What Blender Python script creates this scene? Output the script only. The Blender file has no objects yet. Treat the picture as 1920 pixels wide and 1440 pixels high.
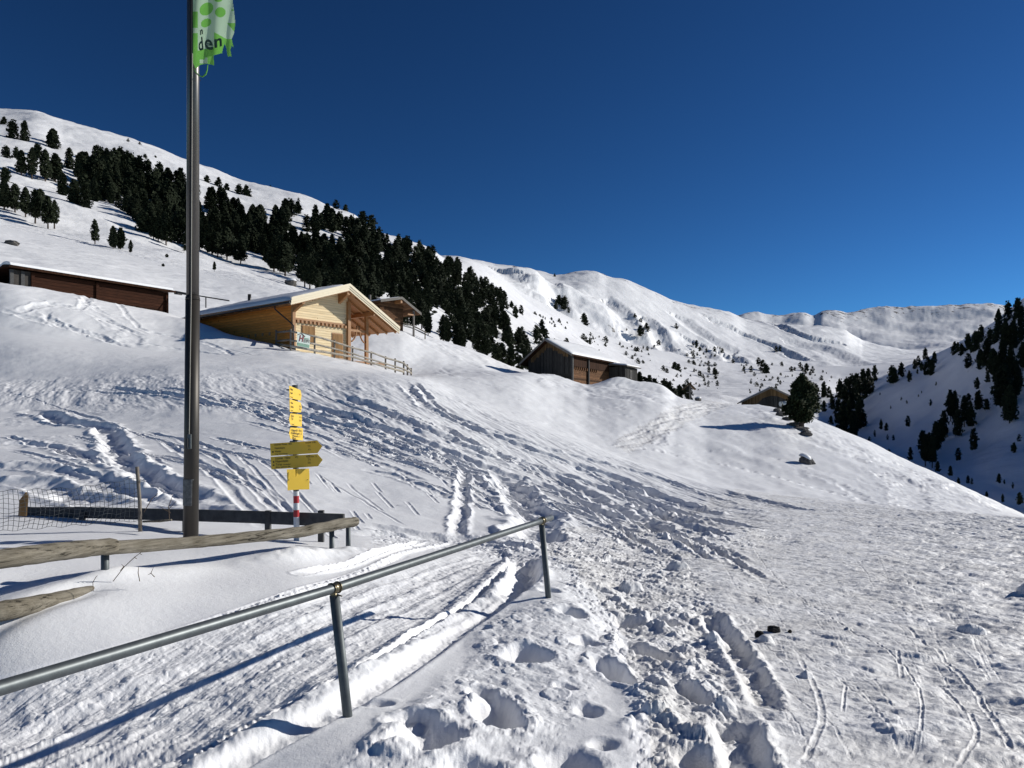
import bpy, math, random
import numpy as np
from mathutils import Vector, Matrix

# ------------------------------------------------------------------ camera, sky, sun, exposure
SC = bpy.context.scene
COL = SC.collection
F = 1397.0            # focal length in photograph pixels (1920 wide)
HZ = 790.0            # photograph row of the horizon
EYE = 1.5             # camera height over the snow under it
cam_d = bpy.data.cameras.new("camera"); cam = bpy.data.objects.new("camera", cam_d); COL.objects.link(cam)
cam_d.sensor_width = 36.0; cam_d.lens = F / 1920.0 * 36.0
cam_d.shift_y = (HZ - 720.0) / 1920.0
cam_d.clip_start = 0.05; cam_d.clip_end = 20000.0
cam.location = (0, 0, EYE); cam.rotation_euler = (math.radians(90), 0, 0)
SC.camera = cam
SUN_AZ, SUN_EL = 70.0, 24.0      # degrees right of the view direction, above the horizon
SC.view_settings.view_transform = 'Standard'; SC.view_settings.look = 'None'
SC.view_settings.gamma = 1.0; SC.view_settings.use_curve_mapping = False
SC.view_settings.exposure = 0.02
SC.cycles.max_bounces = 5; SC.cycles.diffuse_bounces = 3; SC.cycles.use_denoising = True
W = bpy.data.worlds.new("World"); SC.world = W; W.use_nodes = True
nt = W.node_tree; bg = nt.nodes['Background']
sky = nt.nodes.new('ShaderNodeTexSky'); sky.sky_type = 'NISHITA'; sky.sun_disc = False
sky.sun_elevation = math.radians(SUN_EL); sky.sun_rotation = math.radians(SUN_AZ)
sky.altitude = 3000.0; sky.air_density = 1.0; sky.dust_density = 0.45; sky.ozone_density = 4.0
_mul = nt.nodes.new('ShaderNodeVectorMath'); _mul.operation = 'SCALE'; _mul.inputs['Scale'].default_value = 0.425
_gam = nt.nodes.new('ShaderNodeGamma'); _gam.inputs[1].default_value = 1.5      # the deep blue of high, dry air
nt.links.new(sky.outputs[0], _mul.inputs[0]); nt.links.new(_mul.outputs[0], _gam.inputs[0]); 
_tin = nt.nodes.new('ShaderNodeVectorMath'); _tin.operation = 'MULTIPLY'; _tin.inputs[1].default_value = (0.58, 0.98, 1.06)
nt.links.new(_gam.outputs[0], _tin.inputs[0]); nt.links.new(_tin.outputs[0], bg.inputs[0]); bg.inputs[1].default_value = 0.1
sd = bpy.data.lights.new("sun", 'SUN'); sd.energy = 4.9; sd.angle = math.radians(0.53); sd.color = (1.0, 0.96, 0.885)
sun = bpy.data.objects.new("sun", sd); COL.objects.link(sun)
_s = Vector((math.sin(math.radians(SUN_AZ)) * math.cos(math.radians(SUN_EL)),
             math.cos(math.radians(SUN_AZ)) * math.cos(math.radians(SUN_EL)), math.sin(math.radians(SUN_EL))))
sun.rotation_euler = _s.to_track_quat('Z', 'Y').to_euler(); sun.location = (60, 20, 60)

def P(px, row, Y):
    return Vector(((px - 960.0) / F * Y, Y, EYE + (HZ - row) / F * Y))

# ------------------------------------------------------------------ noise
def _h(ix, iy, s):
    h = (ix * 374761393 + iy * 668265263 + s * 1442695041) & 0xFFFFFFFF
    h = ((h ^ (h >> 13)) * 1274126177) & 0xFFFFFFFF
    h = h ^ (h >> 16)
    return (h & 0xFFFFFF).astype(np.float64) / 16777216.0
def vn(x, y, s=0):
    ix = np.floor(x).astype(np.int64); iy = np.floor(y).astype(np.int64)
    fx = x - ix; fy = y - iy
    fx = fx * fx * fx * (fx * (fx * 6 - 15) + 10); fy = fy * fy * fy * (fy * (fy * 6 - 15) + 10)
    a = _h(ix, iy, s); b = _h(ix + 1, iy, s); c = _h(ix, iy + 1, s); d = _h(ix + 1, iy + 1, s)
    return (a + (b - a) * fx) * (1 - fy) + (c + (d - c) * fx) * fy
def fbm(x, y, o=4, s=0, g=0.5):
    r = 0; a = 1.0; t = 0
    for i in range(o):
        r = r + a * (vn(x, y, s + i * 17) * 2 - 1); t += a; a *= g
        x, y = x * 1.6 - y * 1.2 + 7.3, x * 1.2 + y * 1.6 + 3.1
    return r / t
def lumps(x, y, dens, s=0, rmin=0.25, rmax=0.62, flat=1.0):
    """rounded clods scattered on a jittered grid, 0..1 high"""
    ix = np.floor(x).astype(np.int64); iy = np.floor(y).astype(np.int64)
    out = np.zeros_like(x)
    for dx in (-1, 0, 1):
        for dy in (-1, 0, 1):
            cx = ix + dx; cy = iy + dy
            px = cx + _h(cx, cy, s + 1); py = cy + _h(cx, cy, s + 2)
            r = rmin + (rmax - rmin) * _h(cx, cy, s + 3) ** 2
            on = _h(cx, cy, s + 4) < dens
            an = _h(cx, cy, s + 5) * 3.14; st = 0.6 + 0.8 * _h(cx, cy, s + 6)
            ux = (x - px) * np.cos(an) + (y - py) * np.sin(an); uy = -(x - px) * np.sin(an) + (y - py) * np.cos(an)
            d2 = ((ux * st) ** 2 + (uy / st) ** 2) / (r * r)
            hgt = np.where(on, np.minimum(np.sqrt(np.clip(1 - d2, 0, 1)), flat * (1 + .35 * (ux + .5 * uy) / r)) * r / rmax, 0)
            out = np.maximum(out, hgt)
    return out
def sstep(a, b, v):
    t = np.clip((v - a) / (b - a), 0, 1); return t * t * (3 - 2 * t)

# ------------------------------------------------------------------ piecewise cubic without overshoot
def pchip_slopes(X, V):           # X, V: (k, n)
    h = X[1:] - X[:-1]; d = (V[1:] - V[:-1]) / h
    m = np.zeros_like(V)
    a, b = d[:-1], d[1:]
    w1 = 2 * h[1:] + h[:-1]; w2 = h[1:] + 2 * h[:-1]
    ok = a * b > 0
    with np.errstate(divide='ignore', invalid='ignore'):
        m[1:-1] = np.where(ok, (w1 + w2) / (w1 / np.where(ok, a, 1) + w2 / np.where(ok, b, 1)), 0)
    m[0] = d[0]; m[-1] = d[-1]
    return m
def herm(x0, x1, v0, v1, m0, m1, x):
    h = x1 - x0; t = (x - x0) / h
    return ((2*t**3 - 3*t**2 + 1) * v0 + (t**3 - 2*t**2 + t) * h * m0 + (-2*t**3 + 3*t**2) * v1 + (t**3 - t**2) * h * m1)
def interp1(xk, vk, x):
    xk = np.array(xk, float); vk = np.array(vk, float)
    m = pchip_slopes(xk[:, None], vk[:, None])[:, 0]
    x = np.clip(x, xk[0], xk[-1]); i = np.clip(np.searchsorted(xk, x) - 1, 0, len(xk) - 2)
    return herm(xk[i], xk[i+1], vk[i], vk[i+1], m[i], m[i+1], x)

# ------------------------------------------------------------------ the land: lines of known distance and height, near to far
# each line: (px, distance, row) seen from the camera, or ('z', ...) with the height in metres under the eye
def zl(*k): return [(p, y, HZ - z / y * F) for p, y, z in k]
LINES = [
 zl((-1500, 1.2, -1.5), (0, 1.2, -1.5), (960, 1.2, -1.5), (3300, 1.2, -1.5)),
 zl((-1500, 3.4, -1.52), (0, 3.7, -1.56), (300, 3.7, -1.53), (650, 3.7, -1.45), (1000, 3.7, -1.50), (1500, 3.7, -1.56), (3300, 3.4, -1.6)),
 zl((-1500, 4.4, -1.0), (0, 5.0, -1.10), (197, 5.4, -1.16), (350, 6.1, -1.2), (560, 7.0, -1.28), (660, 7.4, -1.36), (800, 7.3, -1.44), (1027, 6.2, -1.42), (1200, 7.0, -1.58), (1500, 7.0, -1.66), (1920, 7.0, -1.76), (3300, 6, -1.9)),
 [(-1500, 8.8, 975), (0, 9.0, 985), (350, 9.5, 986), (560, 10, 992), (660, 10.5, 993), (850, 10.8, 1004), (1000, 11.5, 1000), (1200, 12.5, 1005), (1340, 13, 1003), (1500, 14, 1000), (1920, 14, 1012), (3300, 12, 1040)],
 [(-1500, 15, 800), (0, 15, 862), (350, 16, 855), (560, 17, 846), (780, 18, 856), (1000, 19, 900), (1200, 20, 935), (1340, 20, 950), (1500, 20, 958), (1700, 19, 970), (1920, 17, 990), (3300, 14, 1040)],
 [(-1500, 34, 600), (-600, 34, 650), (0, 32, 712), (200, 33, 700), (350, 34, 690), (560, 35, 697), (700, 36, 701), (780, 36, 712), (850, 35, 740), (1000, 31, 797), (1100, 29, 834), (1200, 27, 870), (1340, 25, 909), (1500, 24, 931), (1700, 22, 952), (1920, 20, 973), (2400, 18, 1010), (3300, 16, 1050)],
 [(-1500, 42, 480), (-600, 41, 560), (0, 39, 620), (200, 40, 648), (350, 40.5, 665), (480, 41, 668), (560, 41, 674), (700, 41.5, 697), (780, 41, 710), (850, 40, 742), (1000, 37, 803), (1100, 36, 842), (1200, 34, 876), (1340, 32, 914), (1500, 31, 937), (1700, 29, 960), (1920, 27, 986), (2400, 25, 1030), (3300, 23, 1090)],
 # shoulder of the left barn, fence line of the chalet, drift before the grey barn, crest of the white hill
 [(-1500, 46, 360), (-600, 46, 450), (0, 45, 532), (100, 47, 545), (200, 49, 567), (320, 51, 592), (370, 49.5, 606), (450, 48, 634), (518, 47, 650), (545, 46, 656), (620, 48.3, 671), (700, 50.5, 688), (770, 52.6, 704), (830, 54, 702), (900, 57, 699), (980, 62, 698), (1020, 66, 703), (1060, 68, 714), (1085, 68, 721), (1105, 68, 725), (1150, 68, 725), (1200, 69, 726), (1240, 69, 731), (1270, 69, 745), (1330, 72, 753), (1400, 72, 757), (1450, 70, 763), (1500, 68, 776), (1540, 66, 791), (1620, 62, 824), (1700, 57, 861), (1800, 50, 907), (1920, 43, 967), (2100, 37, 1050), (2400, 30, 1150), (3300, 27, 1300)],
 [(-1500, 54, 300), (-600, 56, 400), (0, 58, 530), (100, 58, 548), (200, 59, 570), (320, 60, 590), (370, 57, 610), (450, 54, 650), (545, 52, 672), (620, 54, 682), (700, 56, 692), (770, 59, 700), (830, 62, 696), (900, 66, 694), (980, 74, 706), (1060, 77, 725), (1105, 76, 738), (1152, 78, 742), (1205, 78, 742), (1270, 78, 752), (1330, 80, 756), (1400, 82, 768), (1450, 82, 790), (1540, 78, 835), (1700, 70, 900), (1920, 55, 1040), (2400, 45, 1300), (3300, 40, 1500)],
 # snow spur behind the chalet where the forest begins
 [(-1500, 70, 200), (-600, 72, 340), (0, 74, 470), (200, 76, 515), (370, 78, 560), (560, 78, 600), (700, 76, 606), (745, 76, 611), (800, 78, 629), (850, 80, 647), (900, 84, 662), (980, 92, 692), (1060, 95, 712), (1105, 95, 728), (1205, 98, 748), (1270, 98, 751), (1330, 105, 752), (1400, 105, 775), (1540, 100, 860), (1700, 95, 950), (1920, 90, 1080), (2400, 80, 1250), (3300, 80, 1400)],
 [(-1500, 110, 60), (-600, 110, 260), (0, 110, 425), (200, 110, 472), (350, 110, 508), (560, 100, 560), (700, 95, 622), (780, 96, 650), (850, 100, 668), (1000, 115, 706), (1205, 130, 750), (1270, 140, 751), (1330, 150, 752), (1400, 150, 775), (1540, 150, 850), (1620, 150, 880), (1700, 140, 930), (1800, 130, 975), (1920, 120, 1030), (2400, 110, 1100), (3300, 110, 1100)],
 [(-1500, 190, -160), (-600, 180, 120), (0, 180, 330), (200, 190, 385), (350, 190, 440), (560, 190, 505), (700, 200, 545), (850, 240, 610), (1000, 290, 675), (1080, 320, 690), (1200, 400, 738), (1330, 400, 746), (1450, 350, 756), (1540, 310, 795), (1620, 270, 820), (1700, 220, 850), (1800, 200, 850), (1920, 180, 850), (2200, 170, 800), (3300, 160, 760)],
 # ridge of the forested side, ridge of the shaded side
 [(-1500, 330, -500), (-600, 330, -50), (0, 350, 204), (60, 350, 208), (120, 352, 226), (200, 355, 250), (280, 358, 276), (350, 360, 303), (400, 365, 322), (450, 370, 341), (520, 376, 355), (560, 380, 364), (620, 385, 388), (660, 390, 402), (700, 400, 430), (760, 415, 449), (800, 420, 462), (850, 440, 494), (900, 460, 525), (950, 480, 558), (1000, 500, 592), (1050, 515, 628), (1100, 520, 655), (1160, 525, 688), (1290, 530, 744), (1330, 520, 742), (1450, 500, 740), (1520, 460, 742), (1560, 430, 745), (1600, 400, 730), (1650, 380, 708), (1700, 370, 688), (1740, 360, 672), (1800, 330, 640), (1860, 310, 605), (1920, 300, 560), (2050, 290, 470), (2400, 280, 260), (3300, 260, 100)],
 [(-1500, 450, -400), (-600, 450, 0), (0, 450, 230), (200, 450, 280), (350, 450, 335), (560, 450, 395), (700, 480, 455), (800, 500, 480), (860, 520, 488), (1000, 600, 582), (1080, 660, 640), (1200, 750, 700), (1330, 850, 722), (1450, 850, 722), (1540, 800, 728), (1600, 700, 745), (1700, 600, 720), (1800, 520, 700), (1920, 450, 640), (2400, 400, 500), (3300, 400, 400)],
 [(-1500, 800, 500), (0, 800, 500), (560, 800, 500), (780, 850, 490), (850, 900, 481), (1000, 1050, 560), (1200, 1100, 650), (1400, 1200, 682), (1540, 1250, 690), (1650, 1250, 685), (1740, 1200, 680), (1920, 1200, 680), (3300, 1200, 700)],
 [(-1500, 1350, 560), (560, 1400, 520), (780, 1400, 488), (840, 1400, 480), (870, 1400, 484), (900, 1400, 490), (930, 1400, 497), (960, 1400, 502), (1000, 1420, 508), (1040, 1440, 514), (1060, 1450, 511), (1080, 1450, 508), (1100, 1450, 507), (1120, 1450, 510), (1140, 1460, 518), (1170, 1480, 524), (1200, 1500, 536), (1250, 1550, 556), (1300, 1600, 574), (1370, 1700, 589), (1400, 1750, 600), (1450, 1800, 605), (1500, 1850, 610), (1540, 1900, 612), (1580, 1950, 622), (1620, 2000, 645), (1680, 2000, 655), (1740, 1900, 665), (1920, 1900, 670), (3300, 1900, 690)],
 [(-1500, 2100, 640), (780, 2100, 600), (1100, 2100, 600), (1300, 2200, 600), (1400, 2300, 608), (1500, 2350, 620), (1600, 2400, 640), (1700, 2400, 650), (1800, 2400, 645), (1920, 2400, 650), (3300, 2400, 660)],
 [(-1500, 3100, 620), (1000, 3100, 620), (1300, 3100, 592), (1380, 3150, 590), (1400, 3150, 585), (1420, 3150, 583), (1440, 3150, 587), (1465, 3150, 589), (1490, 3150, 584), (1505, 3150, 583), (1525, 3150, 589), (1545, 3150, 582), (1570, 3150, 583), (1590, 3150, 588), (1610, 3200, 582), (1635, 3250, 576), (1665, 3250, 573), (1700, 3250, 574), (1750, 3250, 571), (1780, 3250, 571), (1820, 3250, 570), (1860, 3250, 570), (1920, 3250, 576), (2400, 3200, 600), (3300, 3100, 620)],
 [(-1500, 4200, 660), (3300, 4200, 660)],
]
NL = len(LINES)
def line_at(i, px):
    k = LINES[i]; xs = [a[0] for a in k]
    return (np.exp(interp1(xs, [math.log(a[1]) for a in k], px)), interp1(xs, [a[2] for a in k], px))
# value interpolated along a line of sight: (z + 1.5) / distance, so that level snow is the zero line
def knots(px):
    LY = np.zeros((NL, len(px))); V = np.zeros_like(LY)
    for i in range(NL):
        y, r = line_at(i, px)
        LY[i] = np.log(y); V[i] = (HZ - r) / F + 1.5 / y
    return LY, V
def grid(px, i0, i1, subs):
    LY, V = knots(px); M = pchip_slopes(LY, V)
    ys = []; vs = []
    for i in range(i0, i1):
        n = subs[i - i0]
        for j in range(n + (1 if i == i1 - 1 else 0)):
            t = j / n; x = LY[i] * (1 - t) + LY[i+1] * t
            ys.append(x); vs.append(herm(LY[i], LY[i+1], V[i], V[i+1], M[i], M[i+1], x))
    Y = np.exp(np.array(ys)); Z = np.array(vs) * Y - 1.5     # height relative to the eye
    X = (px[None, :] - 960) / F * Y
    return X, Y, Z
class Ground:                      # coarse copy of the land to set things on
    def __init__(s):
        s.px = np.arange(-1400, 3200, 4.0)
        s.X, s.Y, s.Z = grid(s.px, 0, NL - 1, [40] * (NL - 1))
        s.R = HZ - s.Z / s.Y * F
    def hit(s, px, row, i0=0, i1=None):
        """first ground seen along a line of sight, between two lines of the land"""
        c = int(np.clip(round((px + 1400) / 4), 0, len(s.px) - 1)); a = i0 * 40; b = (NL - 1 if i1 is None else i1) * 40
        r = s.R[a:b + 1, c]; y = s.Y[a:b + 1, c]
        k = np.nonzero(r <= row)[0]
        if len(k) == 0: j = int(np.argmin(r)); Yh = y[j]
        elif k[0] == 0: Yh = y[0]
        else:
            j = k[0]; t = (r[j-1] - row) / (r[j-1] - r[j] + 1e-9); Yh = y[j-1] * (1 - t) + y[j] * t
        return Vector(((px - 960) / F * Yh, Yh, s.z((px - 960) / F * Yh, Yh)))
    def z(s, x, y):                # world height of the smooth land
        px = 960 + F * x / y; c = float(np.clip((px + 1400) / 4, 0, len(s.px) - 1.001)); i = int(c); f = c - i
        a = np.interp(y, s.Y[:, i], s.Z[:, i]); b = np.interp(y, s.Y[:, i+1], s.Z[:, i+1])
        return EYE + a * (1 - f) + b * f
    def vis_rows(s, px, i0, i1):
        """rows of ground between two lines that nothing nearer hides"""
        c = int(np.clip(round((px + 1400) / 4), 0, len(s.px) - 1)); r = s.R[:, c]
        m = np.minimum.accumulate(r)
        return r[i0*40:i1*40+1], (r <= m + 0.5)[i0*40:i1*40+1], s.Y[i0*40:i1*40+1, c]
G = Ground()
# ------------------------------------------------------------------ materials
def newmat(name):
    m = bpy.data.materials.new(name); m.use_nodes = True
    return m, m.node_tree, m.node_tree.nodes['Principled BSDF']
def nd(t, kind, **kw):
    n = t.nodes.new(kind)
    for k, v in kw.items():
        if k.startswith('i_'):
            key = k[2:]; n.inputs[int(key) if key.isdigit() else key.replace('_', ' ')].default_value = v
        else: setattr(n, k, v)
    return n
def ramp(t, src, stops):
    r = t.nodes.new('ShaderNodeValToRGB'); el = r.color_ramp.elements
    while len(el) > 1: el.remove(el[-1])
    el[0].position = stops[0][0]; el[0].color = (*stops[0][1], 1)
    for p, c in stops[1:]:
        e = el.new(p); e.color = (*c, 1)
    t.links.new(src, r.inputs[0]); return r
def bump(t, b, src, strength, dist, prev=None):
    n = t.nodes.new('ShaderNodeBump'); n.inputs['Strength'].default_value = strength; n.inputs['Distance'].default_value = dist
    t.links.new(src, n.inputs['Height'])
    if prev: t.links.new(prev.outputs[0], n.inputs['Normal'])
    t.links.new(n.outputs[0], b.inputs['Normal']); return n
def simple(name, c1, c2=None, rough=0.7, metal=0.0, scale=8.0, bs=0.0, bd=0.01, stretch=(1, 1, 1), spec=None, detail=5):
    m, t, b = newmat(name)
    b.inputs['Roughness'].default_value = rough; b.inputs['Metallic'].default_value = metal
    if spec is not None: b.inputs['Specular IOR Level'].default_value = spec
    tc = nd(t, 'ShaderNodeTexCoord'); mp = nd(t, 'ShaderNodeMapping'); mp.inputs['Scale'].default_value = stretch
    t.links.new(tc.outputs['Object'], mp.inputs[0])
    n = nd(t, 'ShaderNodeTexNoise', i_Scale=scale, i_Detail=float(detail), i_Roughness=0.65); t.links.new(mp.outputs[0], n.inputs[0])
    if c2 is None: c2 = tuple(v * 0.75 for v in c1)
    r = ramp(t, n.outputs[0], [(0.3, c2), (0.7, c1)]); t.links.new(r.outputs[0], b.inputs['Base Color'])
    if bs: bump(t, b, n.outputs[0], bs, bd)
    return m
def planks(name, c1, c2, width, axis='Z', rough=0.75, knots=0.0, gapc=(0.05, 0.035, 0.02), tone=0.25):
    """boards or squared logs laid in courses of the given width"""
    m, t, b = newmat(name); b.inputs['Roughness'].default_value = rough; b.inputs['Specular IOR Level'].default_value = 0.08
    tc = nd(t, 'ShaderNodeTexCoord'); sp = nd(t, 'ShaderNodeSeparateXYZ'); t.links.new(tc.outputs['Object'], sp.inputs[0])
    if axis == 'Z': co = sp.outputs['Z']
    else:
        ad = nd(t, 'ShaderNodeMath', operation='ADD'); t.links.new(sp.outputs['X'], ad.inputs[0]); t.links.new(sp.outputs['Y'], ad.inputs[1]); co = ad.outputs[0]
    dv = nd(t, 'ShaderNodeMath', operation='DIVIDE'); t.links.new(co, dv.inputs[0]); dv.inputs[1].default_value = width
    fr = nd(t, 'ShaderNodeMath', operation='FRACT'); t.links.new(dv.outputs[0], fr.inputs[0])
    fl = nd(t, 'ShaderNodeMath', operation='FLOOR'); t.links.new(dv.outputs[0], fl.inputs[0])
    wn = nd(t, 'ShaderNodeTexWhiteNoise', noise_dimensions='1D'); t.links.new(fl.outputs[0], wn.inputs['W'])
    mp = nd(t, 'ShaderNodeMapping'); mp.inputs['Scale'].default_value = (1, 1, 14) if axis == 'Z' else (14, 14, 1)
    t.links.new(tc.outputs['Object'], mp.inputs[0])
    n = nd(t, 'ShaderNodeTexNoise', i_Scale=1.6, i_Detail=6.0); t.links.new(mp.outputs[0], n.inputs[0])
    base = ramp(t, n.outputs[0], [(0.32, c2), (0.68, c1)])
    hs = nd(t, 'ShaderNodeHueSaturation'); t.links.new(base.outputs[0], hs.inputs['Color'])
    mr = nd(t, 'ShaderNodeMapRange'); mr.inputs['To Min'].default_value = 1 - tone; mr.inputs['To Max'].default_value = 1 + tone
    t.links.new(wn.outputs[0], mr.inputs[0]); t.links.new(mr.outputs[0], hs.inputs['Value'])
    gp = ramp(t, fr.outputs[0], [(0.0, (1, 1, 1)), (0.05, (0, 0, 0)), (0.95, (0, 0, 0)), (1.0, (1, 1, 1))])
    mx = nd(t, 'ShaderNodeMixRGB'); t.links.new(gp.outputs[0], mx.inputs[0]); t.links.new(hs.outputs[0], mx.inputs[1]); mx.inputs[2].default_value = (*gapc, 1)
    last = mx
    if knots:
        vo = nd(t, 'ShaderNodeTexVoronoi', i_Scale=knots); t.links.new(tc.outputs['Object'], vo.inputs[0])
        kr = ramp(t, vo.outputs['Distance'], [(0.05, (1, 1, 1)), (0.12, (0, 0, 0))])
        m2 = nd(t, 'ShaderNodeMixRGB'); t.links.new(kr.outputs[0], m2.inputs[0]); t.links.new(mx.outputs[0], m2.inputs[1]); m2.inputs[2].default_value = (c2[0]*.4, c2[1]*.3, c2[2]*.25, 1); last = m2
    t.links.new(last.outputs[0], b.inputs['Base Color'])
    bump(t, b, fr.outputs[0], 0.0, 0.01); g2 = ramp(t, fr.outputs[0], [(0.0, (0, 0, 0)), (0.08, (1, 1, 1)), (0.92, (1, 1, 1)), (1.0, (0, 0, 0))])
    bump(t, b, g2.outputs[0], 0.8, 0.02)
    return m
def snowmat(name, s1, s2, b1, b2, rock=False, col=(0.84, 0.845, 0.86), path=False):
    m, t, b = newmat(name); b.inputs['Roughness'].default_value = 0.55; b.inputs['Specular IOR Level'].default_value = 0.35
    b.inputs['Subsurface Weight'].default_value = 0.0
    ge = nd(t, 'ShaderNodeNewGeometry')
    n0 = nd(t, 'ShaderNodeTexNoise', i_Scale=s1 * 0.12, i_Detail=5.0); t.links.new(ge.outputs['Position'], n0.inputs[0])
    c2 = (col[0] * 0.93, col[1] * 0.93, col[2] * 0.94) if not path else (col[0] * 0.86, col[1] * 0.85, col[2] * 0.83)
    rc = ramp(t, n0.outputs[0], [(0.35, c2), (0.65, col)])
    out = rc.outputs[0]
    n1 = nd(t, 'ShaderNodeTexNoise', i_Scale=s1, i_Detail=6.0, i_Roughness=0.62); t.links.new(ge.outputs['Position'], n1.inputs[0])
    n2 = nd(t, 'ShaderNodeTexNoise', i_Scale=s2, i_Detail=3.0, i_Roughness=0.7); t.links.new(ge.outputs['Position'], n2.inputs[0])
    if rock:
        sp = nd(t, 'ShaderNodeSeparateXYZ'); t.links.new(ge.outputs['Position'], sp.inputs[0])
        n3 = nd(t, 'ShaderNodeTexNoise', i_Scale=0.03, i_Detail=9.0, i_Roughness=0.72); t.links.new(ge.outputs['Position'], n3.inputs[0])
        nz = nd(t, 'ShaderNodeSeparateXYZ'); t.links.new(ge.outputs['Normal'], nz.inputs[0])
        at = nd(t, 'ShaderNodeAttribute', attribute_name='rocky')
        ad = nd(t, 'ShaderNodeMath', operation='MULTIPLY_ADD'); t.links.new(at.outputs['Fac'], ad.inputs[0]); ad.inputs[1].default_value = 0.34; t.links.new(n3.outputs[0], ad.inputs[2])
        s_ = nd(t, 'ShaderNodeMath', operation='MULTIPLY_ADD'); t.links.new(nz.outputs['Z'], s_.inputs[0]); s_.inputs[1].default_value = -0.22; t.links.new(ad.outputs[0], s_.inputs[2])
        rr = ramp(t, s_.outputs[0], [(0.535, (0, 0, 0)), (0.565, (1, 1, 1))])
        mx = nd(t, 'ShaderNodeMixRGB'); t.links.new(rr.outputs[0], mx.inputs[0]); t.links.new(out, mx.inputs[1]); mx.inputs[2].default_value = (0.09, 0.08, 0.075, 1); out = mx.outputs[0]
    t.links.new(out, b.inputs['Base Color'])
    p1 = bump(t, b, n1.outputs[0], 1.0, b1); p2 = bump(t, b, n2.outputs[0], 1.0, b2, p1)
    return m
M = {}
M['snow_near'] = snowmat('snow near', 18, 110, 0.0045, 0.002)
M['snow_path'] = snowmat('packed snow', 16, 90, 0.012, 0.003, path=True, col=(0.83, 0.83, 0.84))
M['snow_hill'] = snowmat('snow hillside', 0.8, 5, 0.15, 0.03, rock=True)
M['snow_far'] = snowmat('snow mountain', 0.05, 0.5, 1.2, 0.25, rock=True)
M['snow_roof'] = snowmat('roof snow', 4, 30, 0.02, 0.004)
M['steel'] = simple('galvanised steel', (0.125, 0.14, 0.145), (0.085, 0.095, 0.10), 0.47, 0.55, 22, 0.15, 0.001)
M['steel_post'] = simple('dull steel', (0.105, 0.12, 0.125), (0.07, 0.08, 0.085), 0.55, 0.4, 18, 0.2, 0.001)
M['brass'] = simple('clamp brass', (0.20, 0.17, 0.11), None, 0.35, 0.9)
M['pole'] = simple('anodised pole', (0.060, 0.052, 0.044), (0.035, 0.032, 0.028), 0.5, 0.45, 3, 0, 0.01, (1, 1, 0.15))
M['pole_top'] = simple('bare alloy pole', (0.15, 0.14, 0.13), (0.10, 0.095, 0.09), 0.36, 0.7, 3, 0, 0.01, (1, 1, 0.1))
M['black'] = simple('black rubber', (0.02, 0.02, 0.022), None, 0.6)
def logmat(name, c1, c2, c3, ang, sc=1.0):
    m, t, b = newmat(name); b.inputs['Roughness'].default_value = 0.88; b.inputs['Specular IOR Level'].default_value = 0.2
    tc = nd(t, 'ShaderNodeTexCoord'); a = nd(t, 'ShaderNodeMapping'); a.inputs['Rotation'].default_value = (0, 0, -ang); t.links.new(tc.outputs['Object'], a.inputs[0])
    g = nd(t, 'ShaderNodeMapping'); g.inputs['Scale'].default_value = (1.1 * sc, 24 * sc, 24 * sc); t.links.new(a.outputs[0], g.inputs[0])
    n = nd(t, 'ShaderNodeTexNoise', i_Scale=1.6, i_Detail=7.0, i_Roughness=0.7); t.links.new(g.outputs[0], n.inputs[0])
    n2 = nd(t, 'ShaderNodeTexNoise', i_Scale=5.0 * sc, i_Detail=4.0); t.links.new(a.outputs[0], n2.inputs[0])
    r = ramp(t, n.outputs[0], [(0.38, c3), (0.43, c2), (0.60, c1)]); r2 = ramp(t, n2.outputs[0], [(0.3, (.62, .60, .56)), (0.65, (1, 1, 1))])
    mx = nd(t, 'ShaderNodeMixRGB', blend_type='MULTIPLY'); mx.inputs[0].default_value = 1; t.links.new(r.outputs[0], mx.inputs[1]); t.links.new(r2.outputs[0], mx.inputs[2]); t.links.new(mx.outputs[0], b.inputs['Base Color'])
    bump(t, b, n.outputs[0], 1.0, 0.02 / sc); return m
M['log'] = logmat('weathered log', (0.31, 0.28, 0.225), (0.19, 0.17, 0.135), (0.03, 0.026, 0.02), math.radians(66))
M['deck_log_lit'] = logmat('deck rail log sunlit', (0.52, 0.48, 0.42), (0.40, 0.36, 0.31), (0.2, 0.17, 0.14), 0.0, .5)  # sunlight on the rails put into the colour, brighter than the plain log
M['board'] = simple('dark weathered board', (0.075, 0.075, 0.075), (0.035, 0.035, 0.036), 0.85, 0, 10, 0.5, 0.01)
M['stake'] = simple('grey stake wood', (0.24, 0.21, 0.17), (0.12, 0.10, 0.085), 0.85, 0, 14, 0.6, 0.01)
M['wire'] = simple('fence wire', (0.10, 0.11, 0.115), None, 0.5, 0.6)
M['twig'] = simple('dry stem', (0.16, 0.11, 0.07), None, 0.9)
M['yellow'] = simple('sign yellow', (0.76, 0.50, 0.045), (0.72, 0.47, 0.04), 0.45, 0, 5)
M['lettering'] = simple('sign black', (0.012, 0.012, 0.012), None, 0.5)
M['red'] = simple('marking red', (0.48, 0.025, 0.03), None, 0.5)
M['white'] = simple('marking white', (0.72, 0.73, 0.74), (0.62, 0.63, 0.64), 0.5)
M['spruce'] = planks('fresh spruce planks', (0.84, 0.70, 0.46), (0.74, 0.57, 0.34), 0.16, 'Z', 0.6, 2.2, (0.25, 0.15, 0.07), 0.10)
M['spruce_bounce'] = planks('spruce planks with bounce tint', (0.78, 0.30, 0.065), (0.56, 0.20, 0.04), 0.18, 'Z', 0.6, 1.6, (0.2, 0.11, 0.05), 0.12)  # shaded walls: warm bounce from the snow put into a redder plank colour
M['spruce_pale'] = simple('pale spruce trim', (0.84, 0.75, 0.56), (0.76, 0.65, 0.46), 0.6, 0, 4, 0, 0.01, (1, 1, 6))
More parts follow.
